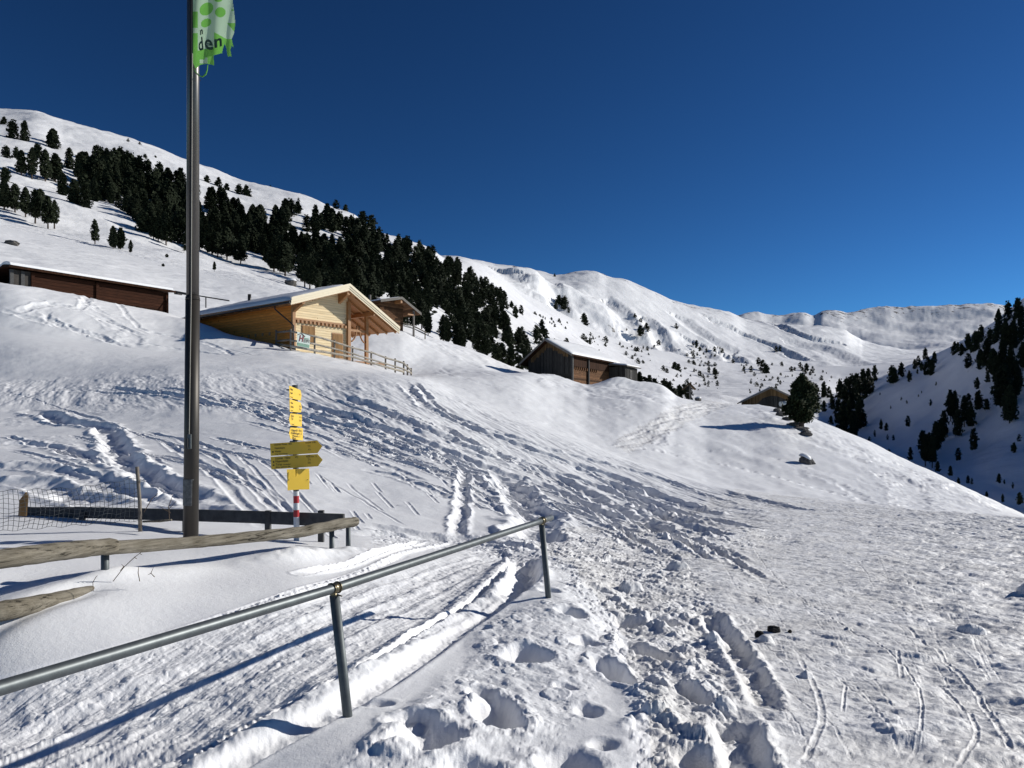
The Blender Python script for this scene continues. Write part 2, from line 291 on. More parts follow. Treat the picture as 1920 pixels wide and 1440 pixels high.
M['beam'] = simple('spruce beam', (0.40, 0.20, 0.075), (0.28, 0.13, 0.05), 0.6, 0, 5, 0.1, 0.01)
M['shutter'] = planks('shutter boards', (0.33, 0.19, 0.085), (0.25, 0.14, 0.06), 0.12, 'X', 0.6)
M['gutter'] = simple('dark gutter', (0.03, 0.028, 0.03), None, 0.4, 0.4)
M['barn_grey'] = planks('grey barn boards', (0.05, 0.048, 0.044), (0.026, 0.025, 0.023), 0.20, 'Z', 0.85, 0, (0.02, 0.02, 0.02), 0.3)
M['barn_vert'] = planks('grey upright boards', (0.058, 0.056, 0.052), (0.030, 0.029, 0.028), 0.17, 'X', 0.85, 0, (0.02, 0.02, 0.02), 0.35)
M['barn_brown'] = planks('sunburnt barn logs', (0.155, 0.080, 0.040), (0.06, 0.033, 0.02), 0.17, 'Z', 0.85, 0, (0.03, 0.015, 0.01), 0.55)
M['barn_dark'] = planks('dark brown boards', (0.050, 0.022, 0.012), (0.024, 0.012, 0.007), 0.20, 'X', 0.85, 0, (0.015, 0.01, 0.008), 0.3)
M['barn_long'] = planks('red brown logs', (0.050, 0.020, 0.011), (0.020, 0.009, 0.006), 0.22, 'Z', 0.85, 0, (0.008, 0.005, 0.004), 0.4)
M['edge_wood'] = simple('grey edge wood', (0.20, 0.185, 0.165), (0.12, 0.11, 0.10), 0.85, 0, 6)
M['fascia_brown'] = planks('old yellow brown boards', (0.17, 0.11, 0.055), (0.10, 0.065, 0.035), 0.15, 'X', 0.8, 0, (0.03, 0.02, 0.01), 0.3)
M['hole'] = simple('dark opening', (0.012, 0.012, 0.014), None, 0.8)
M['stone'] = simple('rock', (0.16, 0.145, 0.13), (0.07, 0.065, 0.06), 0.9, 0, 3, 0.8, 0.05)
M['plaster'] = simple('grey rubble', (0.06, 0.052, 0.045), (0.025, 0.022, 0.02), 0.9, 0, 3, 0.5, 0.05)
M['clod'] = simple('dark earth', (0.012, 0.010, 0.009), None, 0.9)
M['flag_pale'] = simple('pale green cloth', (0.50, 0.66, 0.47), (0.44, 0.60, 0.41), 0.8, 0, 4)
M['flag_green'] = simple('green cloth', (0.20, 0.52, 0.09), (0.16, 0.44, 0.075), 0.8, 0, 4)
M['flag_ink'] = simple('dark green print', (0.03, 0.07, 0.05), None, 0.8)
for k in ('flag_pale', 'flag_green'):
    t = M[k].node_tree; b = t.nodes['Principled BSDF']; o = t.nodes['Material Output']
    tr = nd(t, 'ShaderNodeBsdfTranslucent'); mxs = nd(t, 'ShaderNodeMixShader'); mxs.inputs[0].default_value = 0.4
    src = b.inputs['Base Color'].links[0].from_socket; t.links.new(src, tr.inputs[0])
    t.links.new(b.outputs[0], mxs.inputs[1]); t.links.new(tr.outputs[0], mxs.inputs[2]); t.links.new(mxs.outputs[0], o.inputs[0])
M['rope'] = simple('halyard', (0.45, 0.42, 0.36), None, 0.8)
M['sticker'] = simple('torn sticker', (0.17, 0.17, 0.165), (0.06, 0.06, 0.06), 0.7, 0, 30)
M['needles'] = simple('pine needles', (0.030, 0.040, 0.019), (0.009, 0.014, 0.008), 0.85, 0, 1.2, spec=0.15)
M['needles_near'] = simple('pine needles lighter', (0.050, 0.062, 0.026), (0.018, 0.028, 0.012), 0.85, 0, 1.5, spec=0.15)
M['bark'] = simple('bark', (0.075, 0.055, 0.042), None, 0.95)
M['banner_white'] = simple('banner cloth', (0.62, 0.70, 0.66), None, 0.6)
M['banner_green'] = simple('banner green', (0.16, 0.34, 0.24), None, 0.6)
M['banner_red'] = simple('banner red', (0.22, 0.012, 0.02), None, 0.6)
M['pipe_grey'] = simple('grey drum metal', (0.40, 0.45, 0.48), None, 0.5, 0.3)

# ------------------------------------------------------------------ mesh helpers
class MB:
    def __init__(s): s.v = []; s.f = []; s.mi = []; s.cur = 0
    def box(s, x0, x1, y0, y1, z0, z1, T=None):
        n = len(s.v); c = [(x0,y0,z0),(x1,y0,z0),(x1,y1,z0),(x0,y1,z0),(x0,y0,z1),(x1,y0,z1),(x1,y1,z1),(x0,y1,z1)]
        if T: c = [tuple(T @ Vector(p)) for p in c]
        s.v += c
        for q in ((0,3,2,1),(4,5,6,7),(0,1,5,4),(1,2,6,5),(2,3,7,6),(3,0,4,7)): s.f.append(tuple(n + i for i in q)); s.mi.append(s.cur)
        return s
    def beam(s, a, b, w, h, up=(0, 0, 1)):
        """square timber from a to b, w wide, h high, centred"""
        a, b = Vector(a), Vector(b); d = (b - a); L = d.length; d.normalize(); u = Vector(up)
        sx = d.cross(u).normalized(); u = sx.cross(d)
        T = Matrix((( d.x, sx.x, u.x, a.x), (d.y, sx.y, u.y, a.y), (d.z, sx.z, u.z, a.z), (0, 0, 0, 1)))
        return s.box(0, L, -w/2, w/2, -h/2, h/2, T)
    def prism(s, poly, off):
        """polygon (list of 3-D points) pushed along off"""
        n = len(s.v); k = len(poly); off = Vector(off)
        s.v += [tuple(p) for p in poly] + [tuple(Vector(p) + off) for p in poly]
        s.f.append(tuple(range(n, n + k))); s.f.append(tuple(reversed(range(n + k, n + 2 * k))))
        s.mi += [s.cur] * 2
        for i in range(k):
            j = (i + 1) % k; s.f.append((n + i, n + k + i, n + k + j, n + j)); s.mi.append(s.cur)
        return s
    def tube(s, pts, r, n=12, caps=True, jit=0.0, seed=0):
        rnd = random.Random(seed); pts = [Vector(p) for p in pts]; rs = r if isinstance(r, (list, tuple)) else [r] * len(pts)
        base = len(s.v); prev = None
        for i, p in enumerate(pts):
            d = (pts[min(i+1, len(pts)-1)] - pts[max(i-1, 0)]).normalized()
            if prev is None:
                a = d.orthogonal().normalized()
            else: a = (prev - d * prev.dot(d)).normalized()
            prev = a; b = d.cross(a)
            for k in range(n):
                t = 2 * math.pi * k / n; rr = rs[i] * (1 + jit * (rnd.random() - 0.5))
                s.v.append(tuple(p + a * math.cos(t) * rr + b * math.sin(t) * rr))
        for i in range(len(pts) - 1):
            for k in range(n):
                k2 = (k + 1) % n
                s.f.append((base + i*n + k, base + i*n + k2, base + (i+1)*n + k2, base + (i+1)*n + k)); s.mi.append(s.cur)
        if caps:
            s.f.append(tuple(reversed(range(base, base + n)))); s.f.append(tuple(range(base + (len(pts)-1)*n, base + len(pts)*n))); s.mi += [s.cur] * 2
        return s
    def build(s, name, mats, parent=None, smooth=False, bevel=0.0):
        me = bpy.data.meshes.new(name); me.from_pydata(s.v, [], s.f); me.update()
        if not isinstance(mats, (list, tuple)): mats = [mats]
        for m in mats: me.materials.append(m)
        if len(mats) > 1: me.polygons.foreach_set('material_index', s.mi)
        if smooth: me.polygons.foreach_set('use_smooth', [len(p.vertices) <= 4 for p in me.polygons])
        o = bpy.data.objects.new(name, me); COL.objects.link(o)
        if parent: o.parent = parent
        if bevel:
            b = o.modifiers.new('bevel', 'BEVEL'); b.width = bevel; b.segments = 2; b.limit_method = 'ANGLE'
        return o
def tag(o, label=None, cat=None, group=None, kind=None):
    if label: o['label'] = label
    if cat: o['category'] = cat
    if group: o['group'] = group
    if kind: o['kind'] = kind
    return o
def empty(name, loc, rz=0.0):
    o = bpy.data.objects.new(name, None); COL.objects.link(o); o.location = loc; o.rotation_euler = (0, 0, rz); o.empty_display_size = 0.2
    return o
def text_mesh(body, size, mat, parent, mtx, name='lettering', bold=0.0, shear=0.0, extrude=0.001, width=1.0, fit=None):
    cu = bpy.data.curves.new('t', 'FONT'); cu.body = body; cu.size = size; cu.offset = bold; cu.shear = shear; cu.extrude = extrude
    ob = bpy.data.objects.new('t', cu); COL.objects.link(ob)
    dg = bpy.context.evaluated_depsgraph_get(); me = bpy.data.meshes.new_from_object(ob.evaluated_get(dg))
    bpy.data.objects.remove(ob)
    if fit:
        xs = [v.co.x for v in me.vertices]
        if xs and max(xs) > 0: width = fit / (max(xs) - min(xs))
    for v in me.vertices: v.co.x *= width
    me.materials.clear(); me.materials.append(mat)
    o = bpy.data.objects.new(name, me); COL.objects.link(o); o.parent = parent; o.matrix_local = mtx
    return o
def frame(o, xa, ya):
    """matrix with origin o, x along xa and y along ya"""
    x = Vector(xa).normalized(); y = Vector(ya); y = (y - x * y.dot(x)).normalized(); z = x.cross(y); o = Vector(o)
    return Matrix(((x.x, y.x, z.x, o.x), (x.y, y.y, z.y, o.y), (x.z, y.z, z.z, o.z), (0, 0, 0, 1)))
# ------------------------------------------------------------------ the snow
class Dots:                        # working copy of one sheet of land
    def __init__(s, px, i0, i1, subs):
        s.nu = len(px); X, Y, Z = grid(px, i0, i1, subs)
        s.nv = X.shape[0]; s.X = X.ravel(); s.Y = Y.ravel(); s.Z = Z.ravel()
        s.px = np.broadcast_to(px[None, :], X.shape).ravel().copy(); s.row = HZ - s.Z / s.Y * F
        s.D = np.zeros_like(s.X); s.gain = 1.0; s.ends = (0, 10)
    def near(s, x0, x1, y0, y1):
        return np.nonzero((s.X > x0) & (s.X < x1) & (s.Y > y0) & (s.Y < y1))[0]
    def poly(s, pts, soft, seed=0, wob=0.0):
        """1 inside a polygon of the plan, falling to 0 over `soft` pixels of view outside it"""
        x = s.px; y = s.row
        if wob: x = x + fbm(s.X * 1.3, s.Y * 1.3, 3, seed) * wob * 2; y = y + fbm(s.X * 1.3 + 9, s.Y * 1.3, 3, seed + 5) * wob
        xs = [p[0] for p in pts]; ys = [p[1] for p in pts]
        idx = np.nonzero((x > min(xs) - soft) & (x < max(xs) + soft) & (y > min(ys) - soft) & (y < max(ys) + soft))[0]
        xx = x[idx]; yy = y[idx]; ins = np.zeros(len(idx), bool); dm = np.full(len(idx), 1e9)
        for i in range(len(pts)):
            (x0, y0), (x1, y1) = pts[i], pts[(i + 1) % len(pts)]
            c = ((y0 > yy) != (y1 > yy)) & (xx < (x1 - x0) * (yy - y0) / ((y1 - y0) or 1e-9) + x0); ins ^= c
            dx, dy = x1 - x0, y1 - y0; t = np.clip(((xx - x0) * dx + (yy - y0) * dy) / (dx*dx + dy*dy), 0, 1)
            dm = np.minimum(dm, (xx - x0 - t*dx)**2 + (yy - y0 - t*dy)**2)
        sd = np.where(ins, -1, 1) * np.sqrt(dm)
        m = np.zeros_like(s.X); m[idx] = 1 - sstep(-soft, soft, sd); return m
    def track(s, pts, w, depth, rim=0.3, rough=0.3, world=False, seed=0, sharp=4, i1=None, oneside=0, wob=0.0):
        """a groove along a line: w half width, depth, raised rims (share of the depth), lumpiness"""
        if not world: pts = [G.hit(p, r, 0, i1)[:2] for p, r in pts]
        pts = np.array(pts, float)
        # resample smoothly
        if len(pts) > 2:
            q = [pts[0]]
            for i in range(len(pts) - 1):
                p0 = pts[max(i-1, 0)]; p1 = pts[i]; p2 = pts[i+1]; p3 = pts[min(i+2, len(pts)-1)]
                for t in (0.25, 0.5, 0.75, 1.0):
                    q.append(0.5 * ((2*p1) + (-p0+p2)*t + (2*p0-5*p1+4*p2-p3)*t*t + (-p0+3*p1-3*p2+p3)*t**3))
            pts = np.array(q)
        r = w * 3.2
        idx = s.near(pts[:, 0].min() - r, pts[:, 0].max() + r, pts[:, 1].min() - r, pts[:, 1].max() + r)
        if len(idx) == 0: return
        x = s.X[idx]; y = s.Y[idx]
        if wob: x = x + fbm(x * 2.2, y * 2.2, 2, seed + 40) * wob; y = y + fbm(x * 2.2 + 5, y * 2.2, 2, seed + 41) * wob
        best = np.full(len(idx), 1e9); side = np.zeros(len(idx)); al = np.zeros(len(idx)); acc = 0.0
        for i in range(len(pts) - 1):
            x0, y0 = pts[i]; dx, dy = pts[i+1] - pts[i]; L = math.hypot(dx, dy)
            if L < 1e-6: continue
            t = np.clip(((x - x0) * dx + (y - y0) * dy) / (L * L), 0, 1)
            ex = x - x0 - t*dx; ey = y - y0 - t*dy; d2 = ex*ex + ey*ey; b = d2 < best
            best[b] = d2[b]; side[b] = np.sign(dx * ey - dy * ex)[b]; al[b] = (acc + t * L)[b]; acc += L
        d = np.sqrt(best) / w; tot = acc
        fade = sstep(0, min(1.0, 0.1 * tot) + 1e-6, al) * 0.8 + 0.2
        fade *= 1 - 0.8 * sstep(tot - min(1.0, 0.1 * tot), tot, al)
        nz = fbm(s.X[idx] * 1.1 / w, s.Y[idx] * 1.1 / w, 3, seed)
        prof = -np.exp(-np.clip(d, 0, 5) ** sharp) * (1 + rough * nz)
        rm = np.exp(-((d - 1.45) / 0.42) ** 2) * rim * (1 + 1.6 * rough * nz + rough * lumps(s.X[idx] / w * 1.3, s.Y[idx] / w * 1.3, 0.6, seed))
        if oneside: rm = rm * (side * oneside > 0)
        s.D[idx] += depth * s.gain * (prof + rm) * fade
    def hole(s, px, row, rx, ry, depth, ang=0.0, rim=0.12, seed=0, world=None):
        c = world if world else G.hit(px, row)[:2]
        r = max(rx, ry) * 2.2; idx = s.near(c[0] - r, c[0] + r, c[1] - r, c[1] + r)
        if len(idx) == 0: return
        x = s.X[idx] - c[0]; y = s.Y[idx] - c[1]
        k = 0.30 * max(rx, ry)
        x = x + fbm(s.X[idx] * 4.5, s.Y[idx] * 4.5, 2, seed, .35) * k; y = y + fbm(s.X[idx] * 4.5 + 4, s.Y[idx] * 4.5, 2, seed + 3, .35) * k
        ca, sa = math.cos(ang), math.sin(ang); u = (x * ca + y * sa) / rx; v = (-x * sa + y * ca) / ry; d = np.sqrt(u*u + v*v)
        fl_ = fbm(s.X[idx] * 14, s.Y[idx] * 14, 4, seed + 7)
        s.D[idx] += -depth * (1 - sstep(0.42, 1.16, d + fl_ * .08)) * (1 + .12 * fl_) + depth * rim * np.exp(-((d - 1.35) / 0.28) ** 2) * (.6 + fl_)
    def mesh(s, name, mat, split=None, extra=None):
        """split: list of (name, face mask, material); faces not taken go to `name`"""
        nu, nv = s.nu, s.nv; e0 = np.ones(nv); k = np.arange(nv)
        if s.ends[0]: e0 *= sstep(0, s.ends[0], k)
        if s.ends[1]: e0 *= sstep(0, s.ends[1], nv - 1 - k)
        Zw = s.Z + s.D * np.repeat(e0, nu) + EYE
        a = (np.arange(nv - 1)[:, None] * nu + np.arange(nu - 1)[None, :]).ravel()
        quads = np.stack([a, a + 1, a + 1 + nu, a + nu], 1)
        left = np.ones(len(quads), bool); jobs = []
        for nm, vm, mt in (split or []):
            fm = vm[quads].mean(1) > 0.5; fm &= left; left &= ~fm; jobs.append((nm, fm, mt))
        jobs.append((name, left, mat)); out = []
        # normals of the whole sheet, kept across the cuts
        Pm = np.stack([s.X, s.Y, Zw], 1).reshape(nv, nu, 3)
        gu = np.gradient(Pm, axis=1); gv = np.gradient(Pm, axis=0); N = np.cross(gu, gv); N /= np.linalg.norm(N, axis=2, keepdims=True) + 1e-12; N = N.reshape(-1, 3)
        for nm, fm, mt in jobs:
            q = quads[fm]
            if len(q) == 0: continue
            used = np.unique(q); rm = np.full(nu * nv, -1, np.int64); rm[used] = np.arange(len(used)); q = rm[q]
            me = bpy.data.meshes.new(nm); me.vertices.add(len(used)); me.loops.add(q.size); me.polygons.add(len(q))
            me.vertices.foreach_set('co', np.stack([s.X[used], s.Y[used], Zw[used]], 1).astype(np.float32).ravel())
            me.loops.foreach_set('vertex_index', q.astype(np.int32).ravel())
            me.polygons.foreach_set('loop_start', np.arange(0, q.size, 4, dtype=np.int32)); me.polygons.foreach_set('loop_total', np.full(len(q), 4, np.int32))
            me.polygons.foreach_set('use_smooth', np.ones(len(q), bool))
            me.materials.append(mt)
            if extra is not None:
                at = me.attributes.new('rocky', 'FLOAT', 'POINT'); at.data.foreach_set('value', extra[used].astype(np.float32))
            me.update()
            if len(jobs) > 1: me.normals_split_custom_set_from_vertices(N[used].astype(np.float32).tolist()) if len(used) < 3000000 else None
            o = bpy.data.objects.new(nm, me); COL.objects.link(o); tag(o, kind='structure'); out.append(o)
        return out

# ---- near sheet: from under the camera to the first crest
pxn = np.concatenate([np.arange(-1400, -60, 30.0), np.arange(-60, 1980, 1.4), np.arange(1980, 3200, 30.0)])
N1 = Dots(pxn, 0, 6, [120, 280, 230, 240, 220, 30])
x, y = N1.X, N1.Y
dist = sstep(45, 12, y)
N1.D += fbm(x * 0.22, y * 0.22, 3, 1) * 0.10 * sstep(4, 14, y) + fbm(x * 0.7, y * 0.7, 3, 2) * 0.025
# masks of the trampled places
path = N1.poly([(1240, 1700), (1215, 1440), (1200, 1290), (1150, 1160), (1090, 1080), (1020, 1030), (1000, 1005), (1130, 985), (1330, 940), (1380, 915), (1500, 928), (1700, 948), (1930, 968), (2600, 1000), (3100, 1400), (2600, 3000), (1500, 3000)], 16, 3, 10)
churn = N1.poly([(985, 990), (1180, 1010), (1310, 1075), (1360, 1180), (1350, 1300), (1420, 1445), (1190, 1445), (1180, 1300), (1120, 1170), (1060, 1100), (1035, 1060), (960, 1035)], 22, 5, 14)
churn2 = N1.poly([(700, 990), (1000, 1000), (1400, 985), (1500, 1010), (1250, 1060), (1000, 1050), (700, 1020)], 14, 6, 10)
slope = N1.poly([(-50, 718), (300, 704), (560, 702), (790, 714), (850, 738), (1010, 800), (1200, 872), (1345, 912), (1480, 985), (1330, 1003), (1000, 1003), (900, 880), (700, 830), (560, 800), (400, 770), (-50, 760)], 14, 7, 12)
slope2 = N1.poly([(-100, 740), (170, 700), (420, 700), (620, 760), (760, 830), (600, 850), (450, 810), (330, 830), (240, 850), (-100, 880)], 18, 8, 14)
lane = N1.poly([(-60, 1290), (300, 1195), (560, 1120), (830, 1045), (930, 1030), (1010, 1045), (985, 1090), (900, 1145), (640, 1270), (420, 1390), (300, 1460), (-100, 1700), (-200, 1400)], 10, 9, 5)
boot = N1.poly([(560, 1500), (640, 1440), (740, 1360), (830, 1260), (900, 1180), (1010, 1120), (1120, 1110), (1160, 1180), (1150, 1250), (1080, 1330), (1020, 1400), (980, 1500)], 22, 11, 16)
crop_n = 1 - path
# fine relief
rip = fbm(x * 5 + y * 1.2, y * 11, 4, 21)
N1.D += path * ((rip * 0.016 + fbm(x * 14, y * 22, 3, 22) * 0.008) + 0.012 * lumps(x * 7, y * 7, 0.25, 23) + 0.030 * lumps(x * 2.2, y * 3.0, 0.13, 24) * sstep(0.1, 0.5, fbm(x * 0.6, y * 0.6, 2, 25) + 0.35)) 
N1.D += path * sstep(1450, 1800, N1.px) * (fbm(x * 2.6, y * 4.2, 4, 26) * 0.055)
ch = np.clip(churn + 0.75 * churn2, 0, 1)
big = sstep(-0.25, 0.25, fbm(x * 1.1, y * 1.1, 3, 31))
N1.D += ch * (0.055 * lumps(x * 4.2, y * 4.2, 0.40, 32, flat=.6) * big + 0.034 * lumps(x * 9, y * 9, 0.5, 33, flat=.65) * (0.4 + 0.6 * big) + 0.014 * lumps(x * 19, y * 19, 0.45, 34) + 0.007 * lumps(x * 36, y * 36, .4, 36) + fbm(x * 2.6, y * 2.6, 5, 35) * 0.050 - 0.02)
sl = np.clip(slope * 0.9 + slope2 * 0.7, 0, 1)
st = sstep(-0.15, 0.35, fbm(x * 0.45, y * 0.45, 3, 41))
N1.D += sl * (0.035 * lumps(x * 2.8, y * 2.8, 0.3, 42, flat=.55) * st * .6 + 0.012 * lumps(x * 6.5, y * 6.5, 0.45, 43) * (0.2 + 0.8 * st) + fbm(x * 2.4 , y * 2.4, 4, 44) * 0.026 * (0.3 + st))
al_ = x * .45 - y * .89; ac_ = x * .89 + y * .45 + fbm(x * .10, y * .10, 2, 49) * .7
N1.D += slope * (fbm(al_ * .35, ac_ * 2.2, 4, 48) * 0.055 + fbm(al_ * 1.2, ac_ * 6, 3, 50) * 0.020)
N1.D += (1 - sl) * sstep(9, 13, y) * (fbm(x * 3.0, y * 3.0, 3, 45) * 0.010 + 0.035 * lumps(x * 1.3, y * 1.3, 0.10, 46, 0.06, 0.22) * sstep(0, .2, fbm(x * .5, y * .5, 2, 47)))
# the lane between the banks: ruts left by wheels, rough between them
N1.D += lane * (-0.05 + fbm(x * 7, y * 7, 4, 51) * 0.013 + fbm((x * .295 + y * .955) * 1.3, (x * .955 - y * .295) * 13, 4, 59) * 0.014 + 0.006 * lumps(x * 14, y * 14, 0.5, 52) + .004 * lumps(x * 34, y * 34, .5, 53))
N1.D += boot * (fbm(x * 2.6, y * 2.6, 4, 55) * 0.032 + 0.022 * lumps(x * 7, y * 7, 0.22, 56, flat=.6) + fbm(x * 12, y * 12, 4, 57) * 0.011 + .005 * lumps(x * 32, y * 32, .3, 58) + 0.01)
T = N1.track
def wt(pts): return [tuple(G.hit(a, b)[:2]) for a, b in pts]
# lane ruts and their crumbly ridges
T([(-120, 1420), (250, 1290), (560, 1170), (800, 1075), (930, 1035)], 0.10, 0.018, 0.5, 0.5, seed=1)
T([(-120, 1470), (250, 1335), (560, 1210), (800, 1100), (900, 1055)], 0.09, 0.015, 0.5, 0.5, seed=2)
T([(60, 1560), (330, 1425), (500, 1340), (640, 1262), (780, 1180), (880, 1110), (935, 1062), (950, 1040)], 0.085, -0.045, 0.0, 0.35, seed=3, sharp=2)
T([(150, 1590), (380, 1437), (560, 1335), (700, 1250), (830, 1165), (930, 1100), (975, 1060)], 0.085, -0.045, 0.0, 0.35, seed=4, sharp=2)
T([(100, 1575), (355, 1432), (530, 1338), (670, 1256), (805, 1172), (905, 1105), (955, 1055)], 0.030, 0.075, 0.0, 0.3, seed=5)
T([(200, 1590), (430, 1440), (600, 1345), (740, 1262), (860, 1180), (975, 1100), (1000, 1065)], 0.07, 0.045, 0.1, 0.3, seed=6)
T([(300, 1190), (520, 1120), (720, 1050), (850, 1010)], 0.035, -0.03, 0.0, 0.5, seed=7, sharp=2)
T([(330, 1185), (560, 1108), (760, 1042)], 0.04, 0.03, 0.0, 0.4, seed=8)
T([(560, 1075), (700, 1040), (790, 1012)], 0.05, 0.04, 0.6, 0.3, seed=9)
T([(960, 1105), (985, 1075), (982, 1045)], 0.13, 0.12, 0.3, 0.6, seed=10)
# foot holes on the bank by the railing and on the trodden side
for k, (a, b, rx, ry, dp, an) in enumerate([
    (935, 1335, .11, .19, .20, .3), (800, 1385, .17, .16, .19, .5), (770, 1350, .12, .10, .12, .2), (985, 1225, .15, .17, .15, -.2), (900, 1300, .09, .10, .06, 0),
    (706, 1317, .09, .05, .05, .2), (900, 1182, .11, .04, .05, .3), (1070, 1150, .13, .12, .11, .4), (1100, 1205, .12, .09, .08, .2),
    (1155, 1265, .10, .24, .15, .35), (1225, 1225, .10, .28, .17, .5), (1290, 1300, .09, .22, .12, .45), (1180, 1160, .15, .12, .13, .2),
    (1245, 1160, .13, .15, .15, .4), (1100, 1330, .08, .08, .05, 0), (1060, 1290, .06, .05, .04, 0), (1130, 1395, .08, .06, .05, 0),
    (1060, 1430, .14, .12, .10, 0), (880, 1440, .14, .11, .10, 0), (1030, 1105, .09, .08, .06, .2), (1320, 1430, .12, .14, .12, .4), (1120, 1100, .15, .13, .12, .1), (1200, 1090, .17, .14, .13, .2), (1060, 1060, .16, .14, .11, 0), (1160, 1050, .18, .14, .11, 0)]):
    N1.hole(a, b, rx, ry, dp * .72, an, 0.14, 60 + k)
# ridge of thrown clods by the trenches
for k, pts in enumerate([[(1205, 1210), (1240, 1290), (1290, 1385), (1330, 1440)], [(1270, 1200), (1330, 1290), (1375, 1350)], [(1150, 1195), (1185, 1290), (1215, 1390)], [(1130, 1110), (1200, 1150), (1290, 1190)]]):
    T(pts, 0.07, -0.03, 0.0, 0.8, seed=90 + k, sharp=2, wob=0.15)
T([(1375, 1350), (1400, 1440), (1430, 1500)], 0.10, 0.06, 0.5, 0.6, seed=95); T([(1330, 1150), (1400, 1250), (1440, 1330)], 0.08, 0.05, 0.4, 0.6, seed=96)
# sled and ski lines on the path
for k, pts in enumerate([[(1700, 1440), (1730, 1335), (1690, 1240), (1560, 1160), (1450, 1075), (1400, 1010)], [(1790, 1440), (1830, 1360), (1760, 1270)], [(1920, 1430), (1850, 1330), (1800, 1260), (1690, 1170)],
      [(1580, 1330), (1585, 1280)], [(1690, 1260), (1680, 1220)], [(1500, 1440), (1540, 1330), (1500, 1230)],
      [(1920, 1180), (1700, 1100), (1500, 1030)], [(1920, 1080), (1650, 1040), (1450, 1000)]]):
    T(pts, 0.008 + 0.003 * (k % 3), 0.0045, 0.5, 0.5, seed=100 + k, wob=0.015)
for k, (a, b, s_) in enumerate([(1820, 1185, .10), (1935, 1115, .16), (1270, 1062, .13), (1250, 1010, .10), (1590, 1180, .03), (1440, 1203, .06), (1510, 1268, .05), (1225, 1340, .07), (1180, 1100, .12), (1345, 1205, .08)]):
    c = G.hit(a, b); r = s_ * 2; idx = N1.near(c.x - r, c.x + r, c.y - r, c.y + r)
    if len(idx):
        dd = np.hypot(x[idx] - c.x + fbm(x[idx]*6, y[idx]*6, 3, k)*s_*.5, (y[idx] - c.y)*1.2 + fbm(x[idx]*6, y[idx]*6, 3, k+9)*s_*.5) / s_
        N1.D[idx] += np.sqrt(np.clip(1 - dd**2, 0, 1)) * s_ * 0.75
# deep ski trails of the slope: (points, half width, depth)
SK = [
 ([(60, 770), (130, 790), (190, 800), (215, 830), (235, 870), (300, 910), (400, 945)], .30, .28),
 ([(200, 725), (330, 742), (430, 765), (560, 775), (700, 800), (850, 860), (960, 890)], .22, .16),
 ([(560, 752), (680, 790), (800, 830), (920, 880), (1040, 920), (1180, 985)], .25, .22),
 ([(640, 740), (760, 790), (900, 848), (1060, 905), (1170, 960), (1240, 1000)], .33, .26),
 ([(760, 720), (800, 760), (880, 800), (1010, 850), (1180, 905), (1360, 965)], .30, .26),
 ([(775, 716), (830, 770), (960, 822), (1100, 862), (1250, 900), (1370, 945)], .20, .18),
 ([(820, 790), (860, 820), (960, 860), (1150, 925), (1300, 985)], .28, .24),
 ([(380, 745), (520, 770), (650, 800), (800, 842), (900, 880)], .18, .13),
 ([(940, 890), (975, 935), (1000, 975), (1010, 1010)], .42, .34),
 ([(870, 880), (868, 920), (862, 970), (860, 1000)], .13, .14),
 ([(930, 900), (1010, 935), (1110, 975), (1200, 1000)], .18, .17),
 ([(1340, 915), (1420, 935), (1500, 955), (1600, 960)], .30, .16),
 ([(1130, 900), (1230, 945), (1330, 975), (1400, 990)], .30, .24),
 ([(1080, 880), (1200, 925), (1330, 955)], .22, .2), ([(1200, 960), (1290, 990), (1380, 1005)], .22, .16),
 ([(300, 820), (370, 870), (430, 920), (490, 985)], .10, .06), ([(330, 815), (420, 870), (520, 940), (570, 985)], .09, .05), ([(410, 850), (460, 905), (520, 960)], .07, .05),
 ([(440, 850), (500, 910), (550, 965)], .05, .03), ([(470, 850), (560, 930), (620, 985)], .05, .03), ([(590, 890), (680, 940), (760, 985)], .035, .02), ([(650, 905), (720, 960)], .035, .02),
 ([(-60, 835), (60, 830), (140, 850), (220, 880)], .25, .15), ([(-60, 875), (60, 880), (160, 900), (250, 930)], .3, .18), ([(-60, 905), (80, 912), (200, 945)], .35, .2),
 ([(240, 920), (320, 938), (420, 960), (520, 975)], .28, .16), ([(-60, 745), (60, 742), (180, 735), (330, 742)], .15, .10), ([(780, 870), (880, 905), (960, 925)], .05, .03),
 ([(660, 1000), (760, 1003), (900, 1012), (1020, 1030)], .22, .14), ([(690, 985), (800, 1000), (900, 1004), (1010, 1008)], .20, .12),
]
N1.gain = 0.46
for k, (pts, w, dp) in enumerate(SK): T(pts, w * .85, dp, 0.4, 0.4 if w > .12 else .2, seed=200 + k, sharp=3, i1=6, wob=w * 0.5)
rr = random.Random(5)
for k in range(46):
    a = rr.uniform(560, 1150); b = 745 + (a - 560) * .27 + rr.uniform(-25, 70); L = rr.uniform(120, 380); c_ = rr.uniform(.3, .46)
    T([(a, b), (a + L * .5, b + L * c_ * .42), (a + L, b + L * c_)], rr.uniform(.035, .10), rr.uniform(.03, .09), 0.5, 0.6, seed=240 + k, i1=6, wob=.06)
for k in range(22):
    a = rr.uniform(0, 450); b = rr.uniform(720, 900); L = rr.uniform(80, 260)
    T([(a, b), (a + L * .5, b + L * .12), (a + L, b + L * .30)], rr.uniform(.03, .10), rr.uniform(.03, .08), 0.5, 0.5, seed=290 + k, i1=6, wob=.08)
for k in range(26):
    a = rr.uniform(560, 950); b = rr.uniform(880, 985); L = rr.uniform(15, 60)
    T([(a, b), (a + L * .55, b + L * .6)], 0.03, 0.02, 0.5, 0.4, seed=300 + k)
